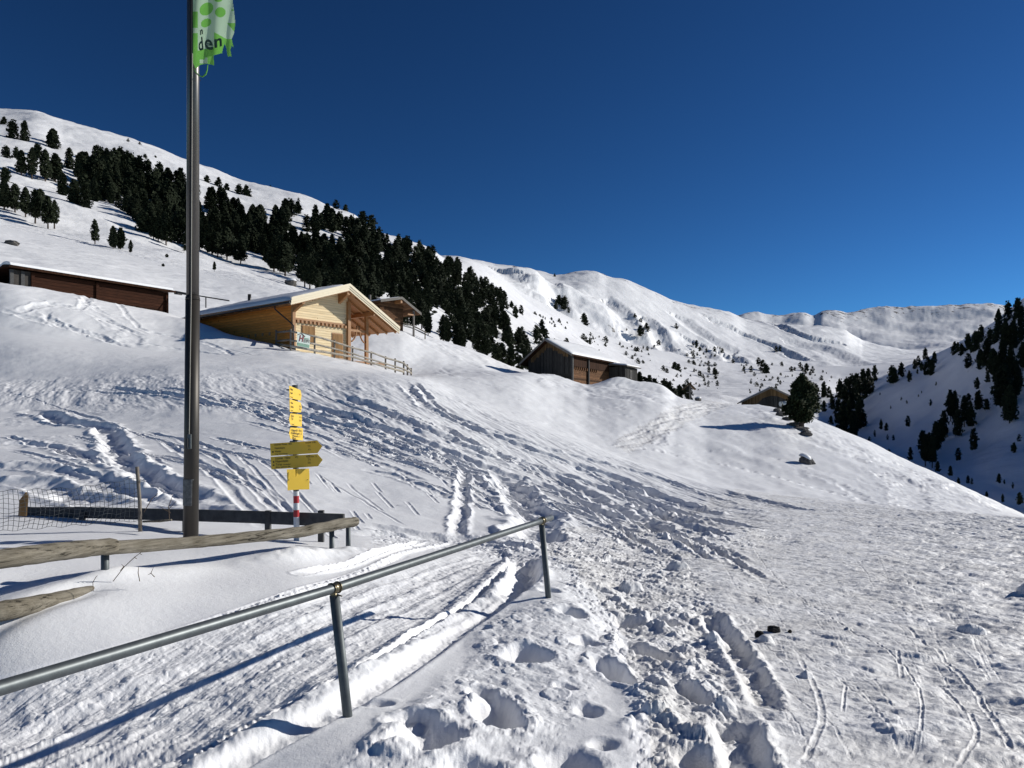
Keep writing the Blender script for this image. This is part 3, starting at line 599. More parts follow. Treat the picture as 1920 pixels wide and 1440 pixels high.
for k in range(30):
    a = rr.uniform(420, 1150); b = 760 + (a - 420) * .25 + rr.uniform(-30, 60); L = rr.uniform(60, 200)
    T([(a, b), (a + L * .5, b + L * .14), (a + L, b + L * .36)], rr.uniform(.05, .16), rr.uniform(.03, .09), 0.5, 0.6, seed=340 + k, i1=6, wob=.1)
# drift under the log fence and the hollow behind it
idx = N1.near(-6, -0.5, 3.5, 9)
xx = x[idx]; yy = y[idx]
la = np.array(P(-300, 1085, 3.9)[:2]); lb = np.array(P(197, 1088, 5.45)[:2]); lc = np.array(P(655, 1010, 7.9)[:2])
def segd(a, b):
    d = b - a; t = ((xx - a[0]) * d[0] + (yy - a[1]) * d[1]) / (d @ d); s_ = (d[0] * (yy - a[1]) - d[1] * (xx - a[0])) / np.sqrt(d @ d); return t, s_
t1, s1 = segd(la, lb)
N1.D[idx] += -0.09 * np.exp(-((s1 - 0.42) / 0.28) ** 2) * sstep(1.15, 0.6, t1) - 0.05 * np.exp(-((s1 + 0.12) / 0.10) ** 2) * sstep(1.0, 0.75, t1) + 0.05 * np.exp(-((s1 - .02) / .12) ** 2) * sstep(.5, 1, t1) * sstep(1.3, 1.05, t1)
t2, s2 = segd(lb, lc)
N1.D[idx] += 0.07 * np.exp(-((s2 + 0.10) / 0.16) ** 2) * sstep(0.35, 0.7, t2) * sstep(1.1, 0.95, t2) * (1 + .8 * fbm(xx * 4, yy * 4, 3, 77)) + 0.04 * np.exp(-((s2 + .02) / .18) ** 2) * sstep(-.1, .05, t2) * sstep(.4, .2, t2)
# long thin ski lines pressed into the packed snow
rq = random.Random(12)
for k in range(64):
    a = rq.uniform(1380, 1900); b = rq.uniform(1100, 1440); L = rq.uniform(60, 300)
    T([(a, b), (a - L * .28, b - L * .42), (a - L * .75, b - L * .75)], rq.uniform(.005, .010), rq.uniform(.0015, .005), .5, .4, seed=700 + k, wob=.012)
N1.mesh('snow_ground', M['snow_near'], [('snow_path', (path > 0.5) & (N1.Y > 1.5), M['snow_path'])])

# ---- middle sheet: chalet terrace, gully, white hill, up to the forest foot
pxm = np.concatenate([np.arange(-1400, -60, 30.0), np.arange(-60, 1980, 2.4), np.arange(1980, 3200, 30.0)])
N2 = Dots(pxm, 6, 10, [80, 110, 70, 60])
x, y = N2.X, N2.Y
N2.D += fbm(x * 0.12, y * 0.12, 3, 61) * 0.22 * sstep(36, 44, y) + fbm(x * 0.6, y * 0.35, 4, 62) * 0.10
road = N2.poly([(1150, 835), (1165, 815), (1230, 780), (1290, 752), (1330, 746), (1400, 752), (1370, 760), (1300, 790), (1230, 825), (1180, 850)], 9, 63, 3)
N2.D += road * (-0.05 + fbm((x * .6 + y * .8) * .5, (x * .8 - y * .6) * 3, 4, 64) * 0.12)
drift = N2.poly([(1020, 700), (1200, 712), (1270, 742), (1240, 760), (1100, 745), (1010, 715)], 6, 65, 4)
for px_, r_, Y_, hh_, w_ in ((1152, 712, 68, .62, 1.7), (1200, 716, 69, .50, 1.9), (1060, 712, 68, .25, 2.5), (1240, 728, 69, .3, 1.5)):
    c_ = P(px_, r_, Y_); N2.D += hh_ * np.exp(-(((x - c_.x) / w_) ** 2 + ((y - c_.y) / (w_ * 1.2)) ** 2))
N2.D += drift * (fbm(x * .5, y * .5, 4, 66) * 0.22)
bk = N2.poly([(745, 612), (980, 692), (900, 690), (780, 640)], 8, 66, 4) + N2.poly([(1400, 756), (1540, 795), (1920, 970), (1850, 960), (1650, 880), (1420, 800)], 8, 67, 5) + N2.poly([(790, 712), (1000, 800), (1200, 872), (1150, 870), (900, 790)], 10, 68, 4)
N2.D += np.clip(bk, 0, 1) * (fbm(x * 0.8 + y * .3, y * 0.8, 4, 69) * 0.16 + 0.14 * lumps(x * .8, y * .8, .25, 70))
T = N2.track; N2.gain = 0.32; N2.ends = (10, 12)
def K(pts, w, dp, rim=.4, rough=.5, seed=0):
    T([tuple(G.hit(a, b, 5, 9)[:2]) for a, b in pts], w, dp, rim, rough, world=True, seed=seed, sharp=3, wob=w)
for k, (pts, w, dp) in enumerate([
  ([(20, 590), (100, 572), (160, 570), (176, 558)], .22, .20), ([(85, 585), (90, 600), (130, 618), (190, 635), (300, 668)], .22, .22), ([(0, 583), (60, 600), (160, 628), (240, 650)], .18, .15),
  ([(165, 592), (215, 610), (270, 632)], .14, .12), ([(190, 560), (240, 595), (330, 632), (420, 655), (500, 690)], .16, .14), ([(180, 590), (230, 620), (250, 640), (200, 652), (215, 665), (250, 690)], .4, .16),
  ([(250, 640), (340, 655), (440, 668), (520, 690)], .14, .12), ([(245, 690), (300, 700), (345, 690), (420, 686), (480, 688)], .28, .24), ([(120, 545), (160, 565), (240, 600)], .18, .12),
  ([(60, 560), (120, 575), (200, 580)], .14, .1), ([(700, 700), (560, 680), (420, 650)], .08, .05), ([(1230, 835), (1260, 790), (1330, 760)], .25, .14), ([(1175, 825), (1250, 785), (1320, 755)], .2, .12),
  ([(1190, 840), (1280, 855), (1400, 880), (1550, 920), (1640, 940)], .12, .14), ([(1165, 825), (1300, 840), (1420, 855), (1600, 900), (1700, 925)], .10, .10),
  ([(1650, 885), (1690, 905), (1715, 935), (1705, 955)], .7, .22), ([(1480, 880), (1600, 920), (1650, 945)], .3, .12), ([(1480, 800), (1600, 850), (1700, 890)], .2, .08),
  ([(820, 700), (900, 720), (1000, 740)], .15, .06), ([(900, 765), (1000, 790), (1100, 830)], .12, .06), ([(1215, 820), (1250, 800)], .3, .1)]): K(pts, w, dp, .45, .6, 400 + k)
r2 = random.Random(9)
for k in range(40):
    a = r2.uniform(780, 1250); b = 690 + (a - 780) * .2 + r2.uniform(-40, 60); L = r2.uniform(10, 40)
    K([(a, b), (a + L, b + L * .35)], .15, .08, .3, .3, 500 + k)
for k in range(46):
    a = r2.uniform(1400, 1850); b = 770 + (a - 1400) * .42 + r2.uniform(5, 70); L = r2.uniform(8, 30)
    K([(a, b), (a + L, b + L * .6)], .14, .04, .3, .3, 560 + k)
rk = N2.poly([(1455, 772), (1475, 770), (1515, 800), (1520, 818), (1500, 812), (1465, 790)], 3, 71, 2) * 1.6
s_ = N2.mesh('snow_slope', M['snow_near'], [('snow_road', road > 0.55, M['snow_path'])])

# ---- hillsides: forest flank on the left, valley, shaded flank on the right
pxf = np.concatenate([np.arange(-1400, -60, 24.0), np.arange(-60, 1980, 2.6), np.arange(1980, 3200, 24.0)])
N3 = Dots(pxf, 10, 14, [90, 110, 110, 40])
x, y = N3.X, N3.Y
e = sstep(100, 150, y); N3.ends = (12, 12)
N3.D += e * (fbm(x * 0.012, y * 0.012, 4, 81) * 3.0 + fbm(x * 0.05, y * 0.05, 4, 82) * 1.2 + fbm(x * 0.25, y * 0.25, 3, 83) * 0.25) + fbm(x * .5, y * .5, 3, 84) * .08 + sstep(150, 110, y) * (fbm(x * 1.3, y * 1.3, 4, 87) * .12 + .22 * lumps(x * .5, y * .5, .16, 88, .1, .4, flat=.7) + fbm(x * .12 + y * .3, y * .05, 4, 89) * .35)
rk3 = 0.0 + 0.3 * sstep(.1, .5, fbm(x * .02, y * .02, 3, 86))
N3.mesh('hillside', M['snow_hill'], extra=rk3 * np.ones_like(x))
pxg = np.concatenate([np.arange(-1400, 400, 40.0), np.arange(400, 1980, 2.2), np.arange(1980, 3200, 40.0)])
N4 = Dots(pxg, 14, NL - 1, [120, 170, 40, 120, 20])
x, y = N4.X, N4.Y
u = x * 0.8 + y * 0.6; v = -x * 0.6 + y * 0.8
N4.D += (fbm(u * 0.0028, v * 0.0065, 5, 91) * 62 + fbm(u * 0.009, v * 0.022, 5, 92) * 24) * sstep(600, 1000, y) * (1 - .78 * sstep(1650, 1950, y)) * sstep(900, 1040, N4.px + 0.0) * (1 - 0.9 * np.clip(sstep(1050, 1350, y) * sstep(2100, 1600, y), 0, 1)) + fbm(x * 0.05, y * 0.05, 3, 93) * 1.4
LYc, Vc = knots(pxg); ylog = np.log(y)
_d17 = np.abs(ylog.reshape(N4.nv, N4.nu) - LYc[17][None]).ravel()
N4.D += sstep(2250, 2600, y) * (-(0.5 + fbm(x * 0.0020 + y * .0012, y * 0.0010, 6, 94, .42)) * 55 * (1 - np.exp(-(_d17 / .05) ** 2)) + fbm(x * .02, y * .006, 4, 98) * 1.6)
N4.gain = 1.0
for k, pts in enumerate([[(1205, 595), (1225, 615), (1245, 640), (1290, 668)], [(1130, 560), (1165, 590), (1190, 640)], [(1300, 640), (1330, 690)], [(1330, 598), (1390, 625), (1450, 648), (1500, 672)], [(1180, 690), (1250, 705), (1335, 715)], [(1225, 668), (1290, 684), (1330, 700)],
      [(1020, 540), (1060, 590), (1110, 635), (1180, 680)], [(1360, 660), (1420, 690), (1470, 712)], [(1470, 640), (1560, 660), (1640, 690)], [(1440, 600), (1500, 630), (1590, 650)], [(1270, 590), (1320, 630), (1380, 660)], [(950, 520), (990, 560), (1040, 600)]]):
    N4.track([tuple(G.hit(a_, b_, 13, 15)[:2]) for a_, b_ in pts], 17.0 + 6 * (k % 3), 6.5 + 3 * (k % 2), .25, .25, world=True, seed=800 + k, sharp=2, wob=4)
N4.ends = (12, 0)
rid = np.minimum(np.abs(ylog.reshape(N4.nv, N4.nu) - LYc[15][None]), np.abs(ylog.reshape(N4.nv, N4.nu) - LYc[17][None])).ravel()
rk4 = 0.05 + 0.48 * np.exp(-(rid / 0.05) ** 2) + sstep(2300, 2900, y) * 0.13
N4.D += fbm(x * 0.02, y * 0.02, 4, 95) * 4 * np.exp(-(rid / 0.05) ** 2)
N4.mesh('mountain', M['snow_far'], extra=rk4)
# level snow behind the viewer, where the photograph does not look
mb = MB(); mb.v = [(-40, -40, -0.2), (40, -40, -0.2), (40, 1.2, 0.0), (-40, 1.2, 0.0)]; mb.f = [(0, 1, 2, 3)]; mb.mi = [0]
tag(mb.build('snow_field', M['snow_near']), kind='structure')
# ------------------------------------------------------------------ steel handrail in front
RZ = -0.79 + EYE
rail = empty('handrail', P(650, 1335, 3.65)); tag(rail, 'grey galvanised steel tube handrail on two round posts in the foreground snow', 'handrail')
def loc(o, v): return Vector(v) - o.location
def rp(t):  # point of the rail line, t = px
    inv = 0.4545 + (0.1655 - 0.4545) * t / 1020.0; Y = 1 / inv
    r = 1290 + (1103 - 1290) * t / 627.0 if t < 627 else 1103 + (975 - 1103) * (t - 627) / 393.0
    return P(t, r, Y)
pts = [rp(t) for t in (-420, -200, 0, 200, 400, 627, 800, 1000, 1034)]
mb = MB().tube([loc(rail, p) for p in pts], 0.0235, 20); mb.build('rail_tube', M['steel'], rail, True)
def post(top, bot, r, ext=0.5):
    d = (bot - top).normalized(); b = bot + d * ext
    o = MB().tube([loc(rail, top), loc(rail, b)], r, 18).build('post', M['steel_post'], rail, True)
    return o
p1 = rp(627) + Vector((0, 0, -0.035)); post(p1, P(651, 1335, 3.67), 0.024)
p2 = rp(1016) + Vector((0, 0, -0.03)); post(p2, P(1028, 1118, 6.03), 0.024)
for t in (627, 1016):
    c = rp(t); d = (rp(t + 8) - rp(t - 8)).normalized(); u = Vector((0, 0, 1)); sd_ = d.cross(u).normalized(); u = sd_.cross(d)
    mb = MB()
    for off in (-0.022, 0.022):
        ring = [c + d * off + (sd_ * math.cos(a) + u * math.sin(a)) * 0.0275 for a in [2 * math.pi * k / 16 for k in range(17)]]
        mb.tube([loc(rail, p) for p in ring], 0.0035, 6, False)
    mb.tube([loc(rail, c + d * -0.026), loc(rail, c + d * 0.026)], 0.0262, 18)
    mb.tube([loc(rail, c + u * -0.02), loc(rail, c + u * -0.055)], [0.012, 0.009], 10)
    mb.tube([loc(rail, c + sd_ * 0.02 - u * 0.03), loc(rail, c + sd_ * 0.045 - u * 0.034)], 0.004, 6)
    mb.build('clamp', M['brass'], rail, True)

# ------------------------------------------------------------------ weathered log fence
lf = empty('log_fence', P(197, 1088, 5.4)); tag(lf, 'weathered pole fence, a long bleached log laid on short steel posts', 'fence')
def logline(pts, rad, seed, name='rail_log'):
    rnd = random.Random(seed); q = []; rs = []
    for i in range(len(pts) - 1):
        for k in range(8):
            t = k / 8; p = pts[i] * (1 - t) + pts[i+1] * t
            q.append(p + Vector((rnd.uniform(-.002, .002), rnd.uniform(-.002, .002), rnd.uniform(-.003, .003)))); rs.append((rad[i] * (1 - t) + rad[i+1] * t) * rnd.uniform(.985, 1.02))
    q.append(pts[-1]); rs.append(rad[-1] * 0.9)
    return MB().tube([loc(lf, p) for p in q], rs, 16, True, 0.05, seed).build(name, M['log'], lf, True)
logline([P(-260, 1075, 3.9), P(0, 1048, 4.55), P(120, 1033, 5.0), P(214, 1024, 5.42)], [.060, .062, .062, .058], 1)
logline([P(196, 1028, 5.40), P(350, 1018, 6.0), P(450, 1009, 6.5), P(560, 998, 7.1), P(640, 982, 7.65), P(668, 978, 7.85)], [.052, .048, .050, .052, .055, .050], 2)
for (a, ra, rb, Y, rad) in ((197, 1012, 1088, 5.47, .028), (622, 990, 1016, 7.75, .026), (653, 978, 1012, 8.0, .026), (-120, 1050, 1110, 4.2, .028)):
    mb = MB().tube([loc(lf, P(a, ra, Y)), loc(lf, P(a, rb + 60, Y))], rad, 16)
    mb.tube([loc(lf, P(a, ra - 1, Y)), loc(lf, P(a, ra + 3, Y))], rad * 1.25, 16); mb.build('post', M['steel_post'], lf, True)
lo = empty('fallen_log', P(80, 1130, 4.85)); tag(lo, 'short bleached log half buried in snow at the left edge, below the log fence', 'log')
lf2 = lf; lf = lo
logline([P(-260, 1185, 4.05), P(0, 1147, 4.55), P(100, 1126, 4.98), P(165, 1110, 5.22), P(186, 1105, 5.32)], [.066, .062, .056, .045, .022], 5, 'fallen_log_wood'); lf = lf2
bpy.data.objects['fallen_log_wood'].name = 'bark_surface'

# board fence behind it
bf = empty('board_fence', P(500, 984, 8.7)); tag(bf, 'low dark board rail running behind the flagpole, half sunk in the snow', 'fence')
segs = [((45, 961, 10.0), (150, 961, 9.85)), ((140, 960.5, 9.82), (350, 966, 9.3)), ((340, 965.5, 9.26), (500, 970, 8.8)), ((490, 970, 8.76), (645, 976, 8.2))]
for k, (a, b) in enumerate(segs):
    MB().beam(loc(bf, P(*a)), loc(bf, P(*b)), 0.03, 0.145).build('board', M['board'], bf)
for a in (150, 345, 500, 600):
    Y = 1 / np.interp(a, [45, 645], [1 / 10.05, 1 / 8.28]); c = P(a, 968, Y)
    MB().beam(loc(bf, c + Vector((0, .05, .06))), loc(bf, c + Vector((0, .05, -.5))), 0.06, 0.06, (0, 1, 0)).build('post', M['board'], bf)
MB().prism([loc(bf, P(*p)) for p in ((34, 968, 9.75), (36, 938, 9.75), (48, 923, 9.8), (51, 932, 9.8), (48, 968, 9.8))], (0, .03, 0)).build('leaning_plank', M['fascia_brown'], bf)

# wire mesh fence with its stake
wf = empty('wire_fence', P(262, 978, 8.9)); tag(wf, 'sagging square wire mesh fence tied to a thin wooden stake', 'fence')
MB().tube([loc(wf, P(257, 875, 8.9)), loc(wf, P(262, 940, 8.9)), loc(wf, P(263, 1000, 8.9))], [.022, .021, .023], 10, True, .1, 3).build('stake', M['stake'], wf, True)
MB().tube([loc(wf, P(259, 902, 8.87)), loc(wf, P(263, 900, 8.87)), loc(wf, P(263, 904, 8.9)), loc(wf, P(258, 905, 8.9))], .006, 6).build('wire_tie', M['rope'], wf, True)
mb = MB(); NX, NZ = 44, 9
def wp(i, j):
    u = i / NX; v = j / NZ; px = -140 + 400 * u
    top = np.interp(px, [-140, 60, 130, 200, 260], [925, 918, 916, 906, 896]); bot = np.interp(px, [-140, 0, 100, 260], [1010, 996, 988, 976])
    Y = 8.1 + 0.8 * u; r = top + (bot - top) * v
    sag = 10 * math.sin(3.1 * v) * math.exp(-((px - 165) / 60) ** 2) + 7 * math.sin(v * 3.1) * math.exp(-((px - 60) / 40) ** 2)
    return P(px + sag, r + 2.0 * math.sin(i * 1.3 + j), Y + 0.05 * math.sin(i * .6 + v * 3))
for i in range(NX + 1): mb.tube([loc(wf, wp(i, j)) for j in range(NZ + 1)], .0026, 4, False)
for j in range(NZ + 1): mb.tube([loc(wf, wp(i, j)) for i in range(NX + 1)], .0026 if j else .0034, 4, False)
mb.build('wire_mesh', M['wire'], wf)
ss = MB().tube([P(268, 978, 8.8), P(300, 977, 8.75), P(322, 975, 8.7)], [.012, .014, .01], 8, True, .2).build('lying_stick', M['log'], None, True)
tag(ss, 'short pale stick lying on the snow between the thin stake and the flagpole', 'stick')
sw = MB().tube([P(375, 891, 7.3), P(460, 892, 7.9), P(541, 892, 8.4)], .0016, 4).build('thin_wire', M['wire'], None); tag(sw, 'thin wire stretched from the flagpole to the signpost', 'wire')

# dry stems by the fences
def stems(name, base, arms, label, r=.0022):
    o = MB()
    for arm in arms: o.tube([P(*p) for p in arm], [r * 1.3] * (len(arm) - 1) + [r * .6], 5)
    ob = o.build(name, M['twig'], None); tag(ob, label, 'dry plant'); return ob
stems('dry_stem', None, [[(212, 1090, 5.35), (232, 1064, 5.35), (252, 1045, 5.35), (267, 1034, 5.35)], [(226, 1070, 5.35), (232, 1062, 5.33), (228, 1058, 5.33)], [(252, 1045, 5.35), (257, 1048, 5.35)], [(262, 1038, 5.35), (266, 1040, 5.35)]], 'dry bent weed stem leaning out of the snow beside the nearest fence post')
stems('dry_stem', None, [[(262, 1090, 5.3), (259, 1074, 5.3), (260, 1062, 5.3)]], 'short straight dry stem standing in snow, between two other weeds')
stems('dry_stem', None, [[(290, 1082, 5.35), (283, 1075, 5.35), (288, 1063, 5.35)], [(283, 1075, 5.35), (277, 1078, 5.35)]], 'small forked dry stem, rightmost of the three weeds in the bank')
stems('dry_stem', None, [[(175, 1108, 5.1), (174, 1092, 5.1), (180, 1082, 5.1), (183, 1079, 5.1)]], 'thin dry stalk rising at the tip of the fallen log', .0018)
stems('dry_stem', None, [[(318, 975, 9), (316, 950, 9), (324, 928, 9)], [(316, 955, 9), (330, 940, 9)], [(270, 960, 9), (285, 935, 9), (296, 925, 9)], [(320, 962, 9), (300, 950, 9)]], 'sparse brown weeds sticking out of snow just left of the flagpole', .0035)

# ------------------------------------------------------------------ flagpole and flag
PY = 7.24
fp = empty('flagpole', P(357.5, 1003, PY)); tag(fp, 'tall bronze coloured metal flagpole rising out of the left side of the picture', 'flagpole')
zt = P(363, 0, PY).z + 1.9
colr = P(361.3, 557, PY)
MB().tube([loc(fp, P(357.5, 1040, PY)), loc(fp, colr)], [.0705, .066], 28).build('lower_tube', M['pole'], fp, True)
MB().tube([loc(fp, colr), loc(fp, Vector((P(363, 0, PY).x, PY, zt)))], [.0585, .056], 28).build('upper_tube', M['pole_top'], fp, True)
MB().tube([loc(fp, colr + Vector((0, 0, -.03))), loc(fp, colr + Vector((0, 0, .012)))], [.069, .060], 28).build('collar', M['pole'], fp, True)
mb = MB(); a = P(356.5, 560, PY - .064); b = P(354, 830, PY - .066); mb.beam(loc(fp, P(359, -200, PY - .052)), loc(fp, a), .016, .01, (0, 1, 0)); mb.beam(loc(fp, a), loc(fp, b), .016, .01, (0, 1, 0)); mb.build('cord_groove', M['hole'], fp)
MB().tube([loc(fp, P(361, 100, PY - .066)), loc(fp, P(358.5, 560, PY - .078)), loc(fp, P(354.5, 826, PY - .078))], .004, 6).build('halyard', M['rope'], fp)
mb = MB(); c = loc(fp, P(355.5, 828, PY - .075)); mb.box(c.x - .017, c.x + .017, c.y - .012, c.y + .01, c.z - .07, c.z + .07); mb.build('cleat_plate', M['steel'], fp, bevel=.003)
mb = MB(); mb.box(c.x - .022, c.x - .006, c.y - .03, c.y - .01, c.z - .06, c.z + .03).build('cord_lock', M['black'], fp, bevel=.003)
mb = MB().tube([loc(fp, P(358, 898, PY)), loc(fp, P(357.6, 947, PY))], .0712, 28, False); mb.build('sticker', M['sticker'], fp, True)

fl = empty('banner_flag', P(363, 100, PY)); tag(fl, 'frayed green and white flag with dark lettering, hanging from the pole top', 'flag')
out = [(360, -260), (361, -60), (362, 40), (362, 118), (366, 127), (369, 128), (373, 123), (380, 120.5), (389, 120), (401.5, 122.5), (400.5, 104), (416.5, 99.5), (418, 91), (421, 82.5), (424, 88), (426.5, 105), (428, 107), (431, 105), (434.5, 106.5), (432, 94), (434.3, 85.5), (438, 89), (434.5, 73), (439, 62), (441.3, 44), (439, 22), (436, 0), (437, -80), (441, -160), (438, -260)]
cell = 0.9
def inside(x, y, poly):
    c = False
    for i in range(len(poly)):
        (x0, y0), (x1, y1) = poly[i], poly[(i + 1) % len(poly)]
        if (y0 > y) != (y1 > y) and x < (x1 - x0) * (y - y0) / (y1 - y0) + x0: c = not c
    return c
def ell(x, y, cx, cy, rx, ry, a):
    a = math.radians(a); u = (x - cx) * math.cos(a) + (y - cy) * math.sin(a); v = -(x - cx) * math.sin(a) + (y - cy) * math.cos(a); return (u / rx) ** 2 + (v / ry) ** 2 < 1
def flagy(x, y): return PY - .085 + .022 * math.sin((x - 362) * .16 + y * .012) - .0009 * (x - 362) + .01 * math.sin(y * .05 + x * .05)
def green(x, y):
    if x < 371: return (22 < y < 52) or y > 62 or (y % 61 < 24 and y < 0)
    for e in ((387, 17, 14, 11, -40), (386.5, 43, 10.5, 7.5, -30), (413, 23, 10, 9.5, 0), (409, 0, 7.5, 3.5, 0), (436, 19, 2, 1.5, 0), (443, 40, 20, 0.1, 0),
              (390, -40, 15, 12, -30), (418, -60, 11, 14, 0), (385, -90, 10, 8, 0), (424, -110, 13, 10, 0), (392, -150, 16, 12, -30), (425, -180, 12, 12, 0), (388, -215, 12, 10, 0)):
        if ell(x, y, *e): return True
    if 425 < x and 43 < y < 59 and (x - 425) * 1.15 > (y - 43): return True     # corner of a large leaf
    if 71 < y and y > 95 - (x - 372) * .25: return not (384 < x < 389 and 108 < y < 119 or 374 < x < 389 and 112 < y < 119)
    if x > 401 and y > 60 and (y - 60) > (x - 401) * .55: return True
    if x > 419 and y > 73: return True
    return False
vs = {}; mb = MB()
def vid(i, j):
    if (i, j) not in vs:
        x = 360 + i * cell; y = -260 + j * cell; vs[(i, j)] = len(mb.v); mb.v.append(tuple(loc(fl, P(x, y, flagy(x, y)))))
    return vs[(i, j)]
for i in range(int(84 / cell)):
    for j in range(int(390 / cell)):
        x = 360 + (i + .5) * cell; y = -260 + (j + .5) * cell
        if inside(x, y, out): mb.cur = 1 if green(x, y) else 0; mb.f.append((vid(i, j), vid(i, j+1), vid(i+1, j+1), vid(i+1, j))); mb.mi.append(mb.cur)
mb.build('cloth', [M['flag_pale'], M['flag_green']], fl, True)
sc_ = PY / F
for body, px, row, size, rot, wd in (('d', 371.2, 94.5, 33, 8, 10.5), ('e', 383.5, 91, 33, 5, 13), ('n', 400, 88, 29, 2, 16), ('n', 373.8, 64, 18, 8, 6.5)):
    yy_ = flagy(px + 6, row - 8) - .014; o = P(px, row, yy_)
    a = math.radians(rot); fm_ = (frame(loc(fl, o), (math.cos(a), -.08 if body != 'n' else .06, math.sin(a)), (math.sin(-a) + .12, 0, math.cos(a)))); tm_ = text_mesh(body, size * sc_ * 1.08, M['flag_ink'], fl, fm_, bold=.004, fit=wd * sc_, extrude=.0006)
    for v_ in tm_.data.vertices:
        w_ = fm_ @ v_.co + fl.location; px_ = 960 + w_.x / w_.y * F; r_ = HZ - (w_.z - EYE) / w_.y * F
        px_ = 960 + w_.x / flagy(px_, r_) * F; w_.y = flagy(px_, r_) - .006; v_.co = w_ - fl.location
    tm_.matrix_local = Matrix.Identity(4)
MB().tube([loc(fl, P(*p)) for p in ((389.5, 122, PY - .1), (388.5, 131, PY - .1), (386, 139, PY - .1), (380, 144, PY - .1), (374, 142, PY - .1), (366, 134, PY - .09), (362, 127, PY - .08))], [.004, .006, .007, .007, .005, .003, .003], 6).build('loose_strap', M['flag_green'], fl, True)
MB().tube([loc(fl, P(*p)) for p in ((362, 126, PY - .08), (366, 136, PY - .09), (372, 142, PY - .06), (376, 152, PY - .03))], .003, 6).build('tie_cord', M['black'], fl, True)

# ------------------------------------------------------------------ hiking signpost
SY = 8.4
sp_ = empty('signpost', P(556, 985, SY)); tag(sp_, 'yellow hiking signpost with six panels on a red and white banded pole', 'signpost')
MB().tube([loc(sp_, P(556.5, 1030, SY)), loc(sp_, P(553, 722, SY))], .0315, 20).build('pole', M['steel_post'], sp_, True)
def band(r0, r1, m, nm):
    ax = lambda r: 553 + 3.5 * (r - 722) / 308
    MB().tube([loc(sp_, P(ax(r0), r0, SY)), loc(sp_, P(ax(r1), r1, SY))], .0322, 20, False).build(nm, m, sp_, True)
band(921, 929.5, M['white'], 'white_band'); band(929.5, 943, M['red'], 'red_band'); band(943, 956, M['white'], 'white_band'); band(956, 969, M['red'], 'red_band'); band(969, 1030, M['white'], 'white_band')
k_ = SY / F
def arrow(corners, Y, lines, nm='arrow_panel'):
    o = MB().prism([loc(sp_, P(a, b, Y)) for a, b in corners], (0, .003, 0)).build(nm, M['yellow'], sp_)
    for (tx, px, row, size, fit) in lines:
        text_mesh(tx, size * k_ * 1.35, M['lettering'], o, frame(loc(sp_, P(px, row, Y - .002)), (1, 0, .055), (0, 0, 1)), fit=fit * k_, extrude=.0005)
    return o
arrow([(506.2, 831.7), (594.5, 826), (604, 836.8), (595.5, 849.5), (507.8, 854.8)], SY - .045,
      [('Lizumer Kreuz  Alm', 514, 835.4, 3.6, 33), ('Hippoldspitz', 515, 842, 3.6, 19), ('Wander', 515.5, 848.3, 3.8, 11.5), ('Weg  Tourenverband', 516, 852.5, 2.2, 23), ('Gehzeit  2180', 572.5, 831.6, 3.2, 19), ('5 h', 577, 838, 3.4, 4.5), ('4 h', 578, 844.2, 3.4, 4.2)])
arrow([(507.4, 856.6), (595.5, 851.4), (605, 862.2), (596, 874.3), (508.8, 880)], SY - .045,
      [('Lizumer  Hütte', 516, 861.6, 4.6, 28), ('Hippoldspitz', 516.3, 867.2, 4.6, 24), ('Torsp', 517, 873, 4.4, 11.5), ('Tourenverband', 530.5, 872, 2.4, 14), ('Bitte gehen Sie', 517, 877.3, 2.6, 27), ('VC', 553, 858.8, 3.4, 6), ('4:00', 574, 858, 4.4, 8), ('Std.  h', 583.5, 857.3, 2.6, 10), ('2 h', 577, 863.4, 4.2, 5), ('5 h', 577, 869.4, 4.2, 5)])
for (px, row) in ((511.8, 847.6), (513, 866.2)):
    a0 = P(px, row, SY - .048); MB().tube([loc(sp_, a0), loc(sp_, a0 + Vector((0, -.002, 0)))], 1.5 * k_, 14).build('round_symbol', M['lettering'], sp_)
MB().prism([loc(sp_, P(a, b, SY - .048)) for a, b in ((511.2, 873.8), (515, 873.5), (513.2, 870.4))], (0, -.001, 0)).build('triangle_symbol', M['lettering'], sp_)
o = MB().prism([loc(sp_, P(a, b, SY - .22 + .19 * (a - 537) / 43)) for a, b in ((537.8, 880), (579.2, 878.5), (580.2, 890), (579.8, 917.6), (560, 918), (539.3, 919.6))], (0, .003, 0)).build('square_panel', M['yellow'], sp_)
for px, row in ((541.5, 900), (577, 899.5)):
    a0 = P(px, row, SY - .225 + .19 * (px - 537) / 43); MB().tube([loc(sp_, a0), loc(sp_, a0 + Vector((0, -.003, 0)))], .005, 8).build('screw', M['lettering'], o)
MB().prism([loc(sp_, P(*p)) for p in ((553.3, 879.5, SY - .18), (558.5, 879.5, SY - .20), (554.6, 896, SY - .18))], (0, .002, 0)).build('bent_tab', M['yellow'], sp_)
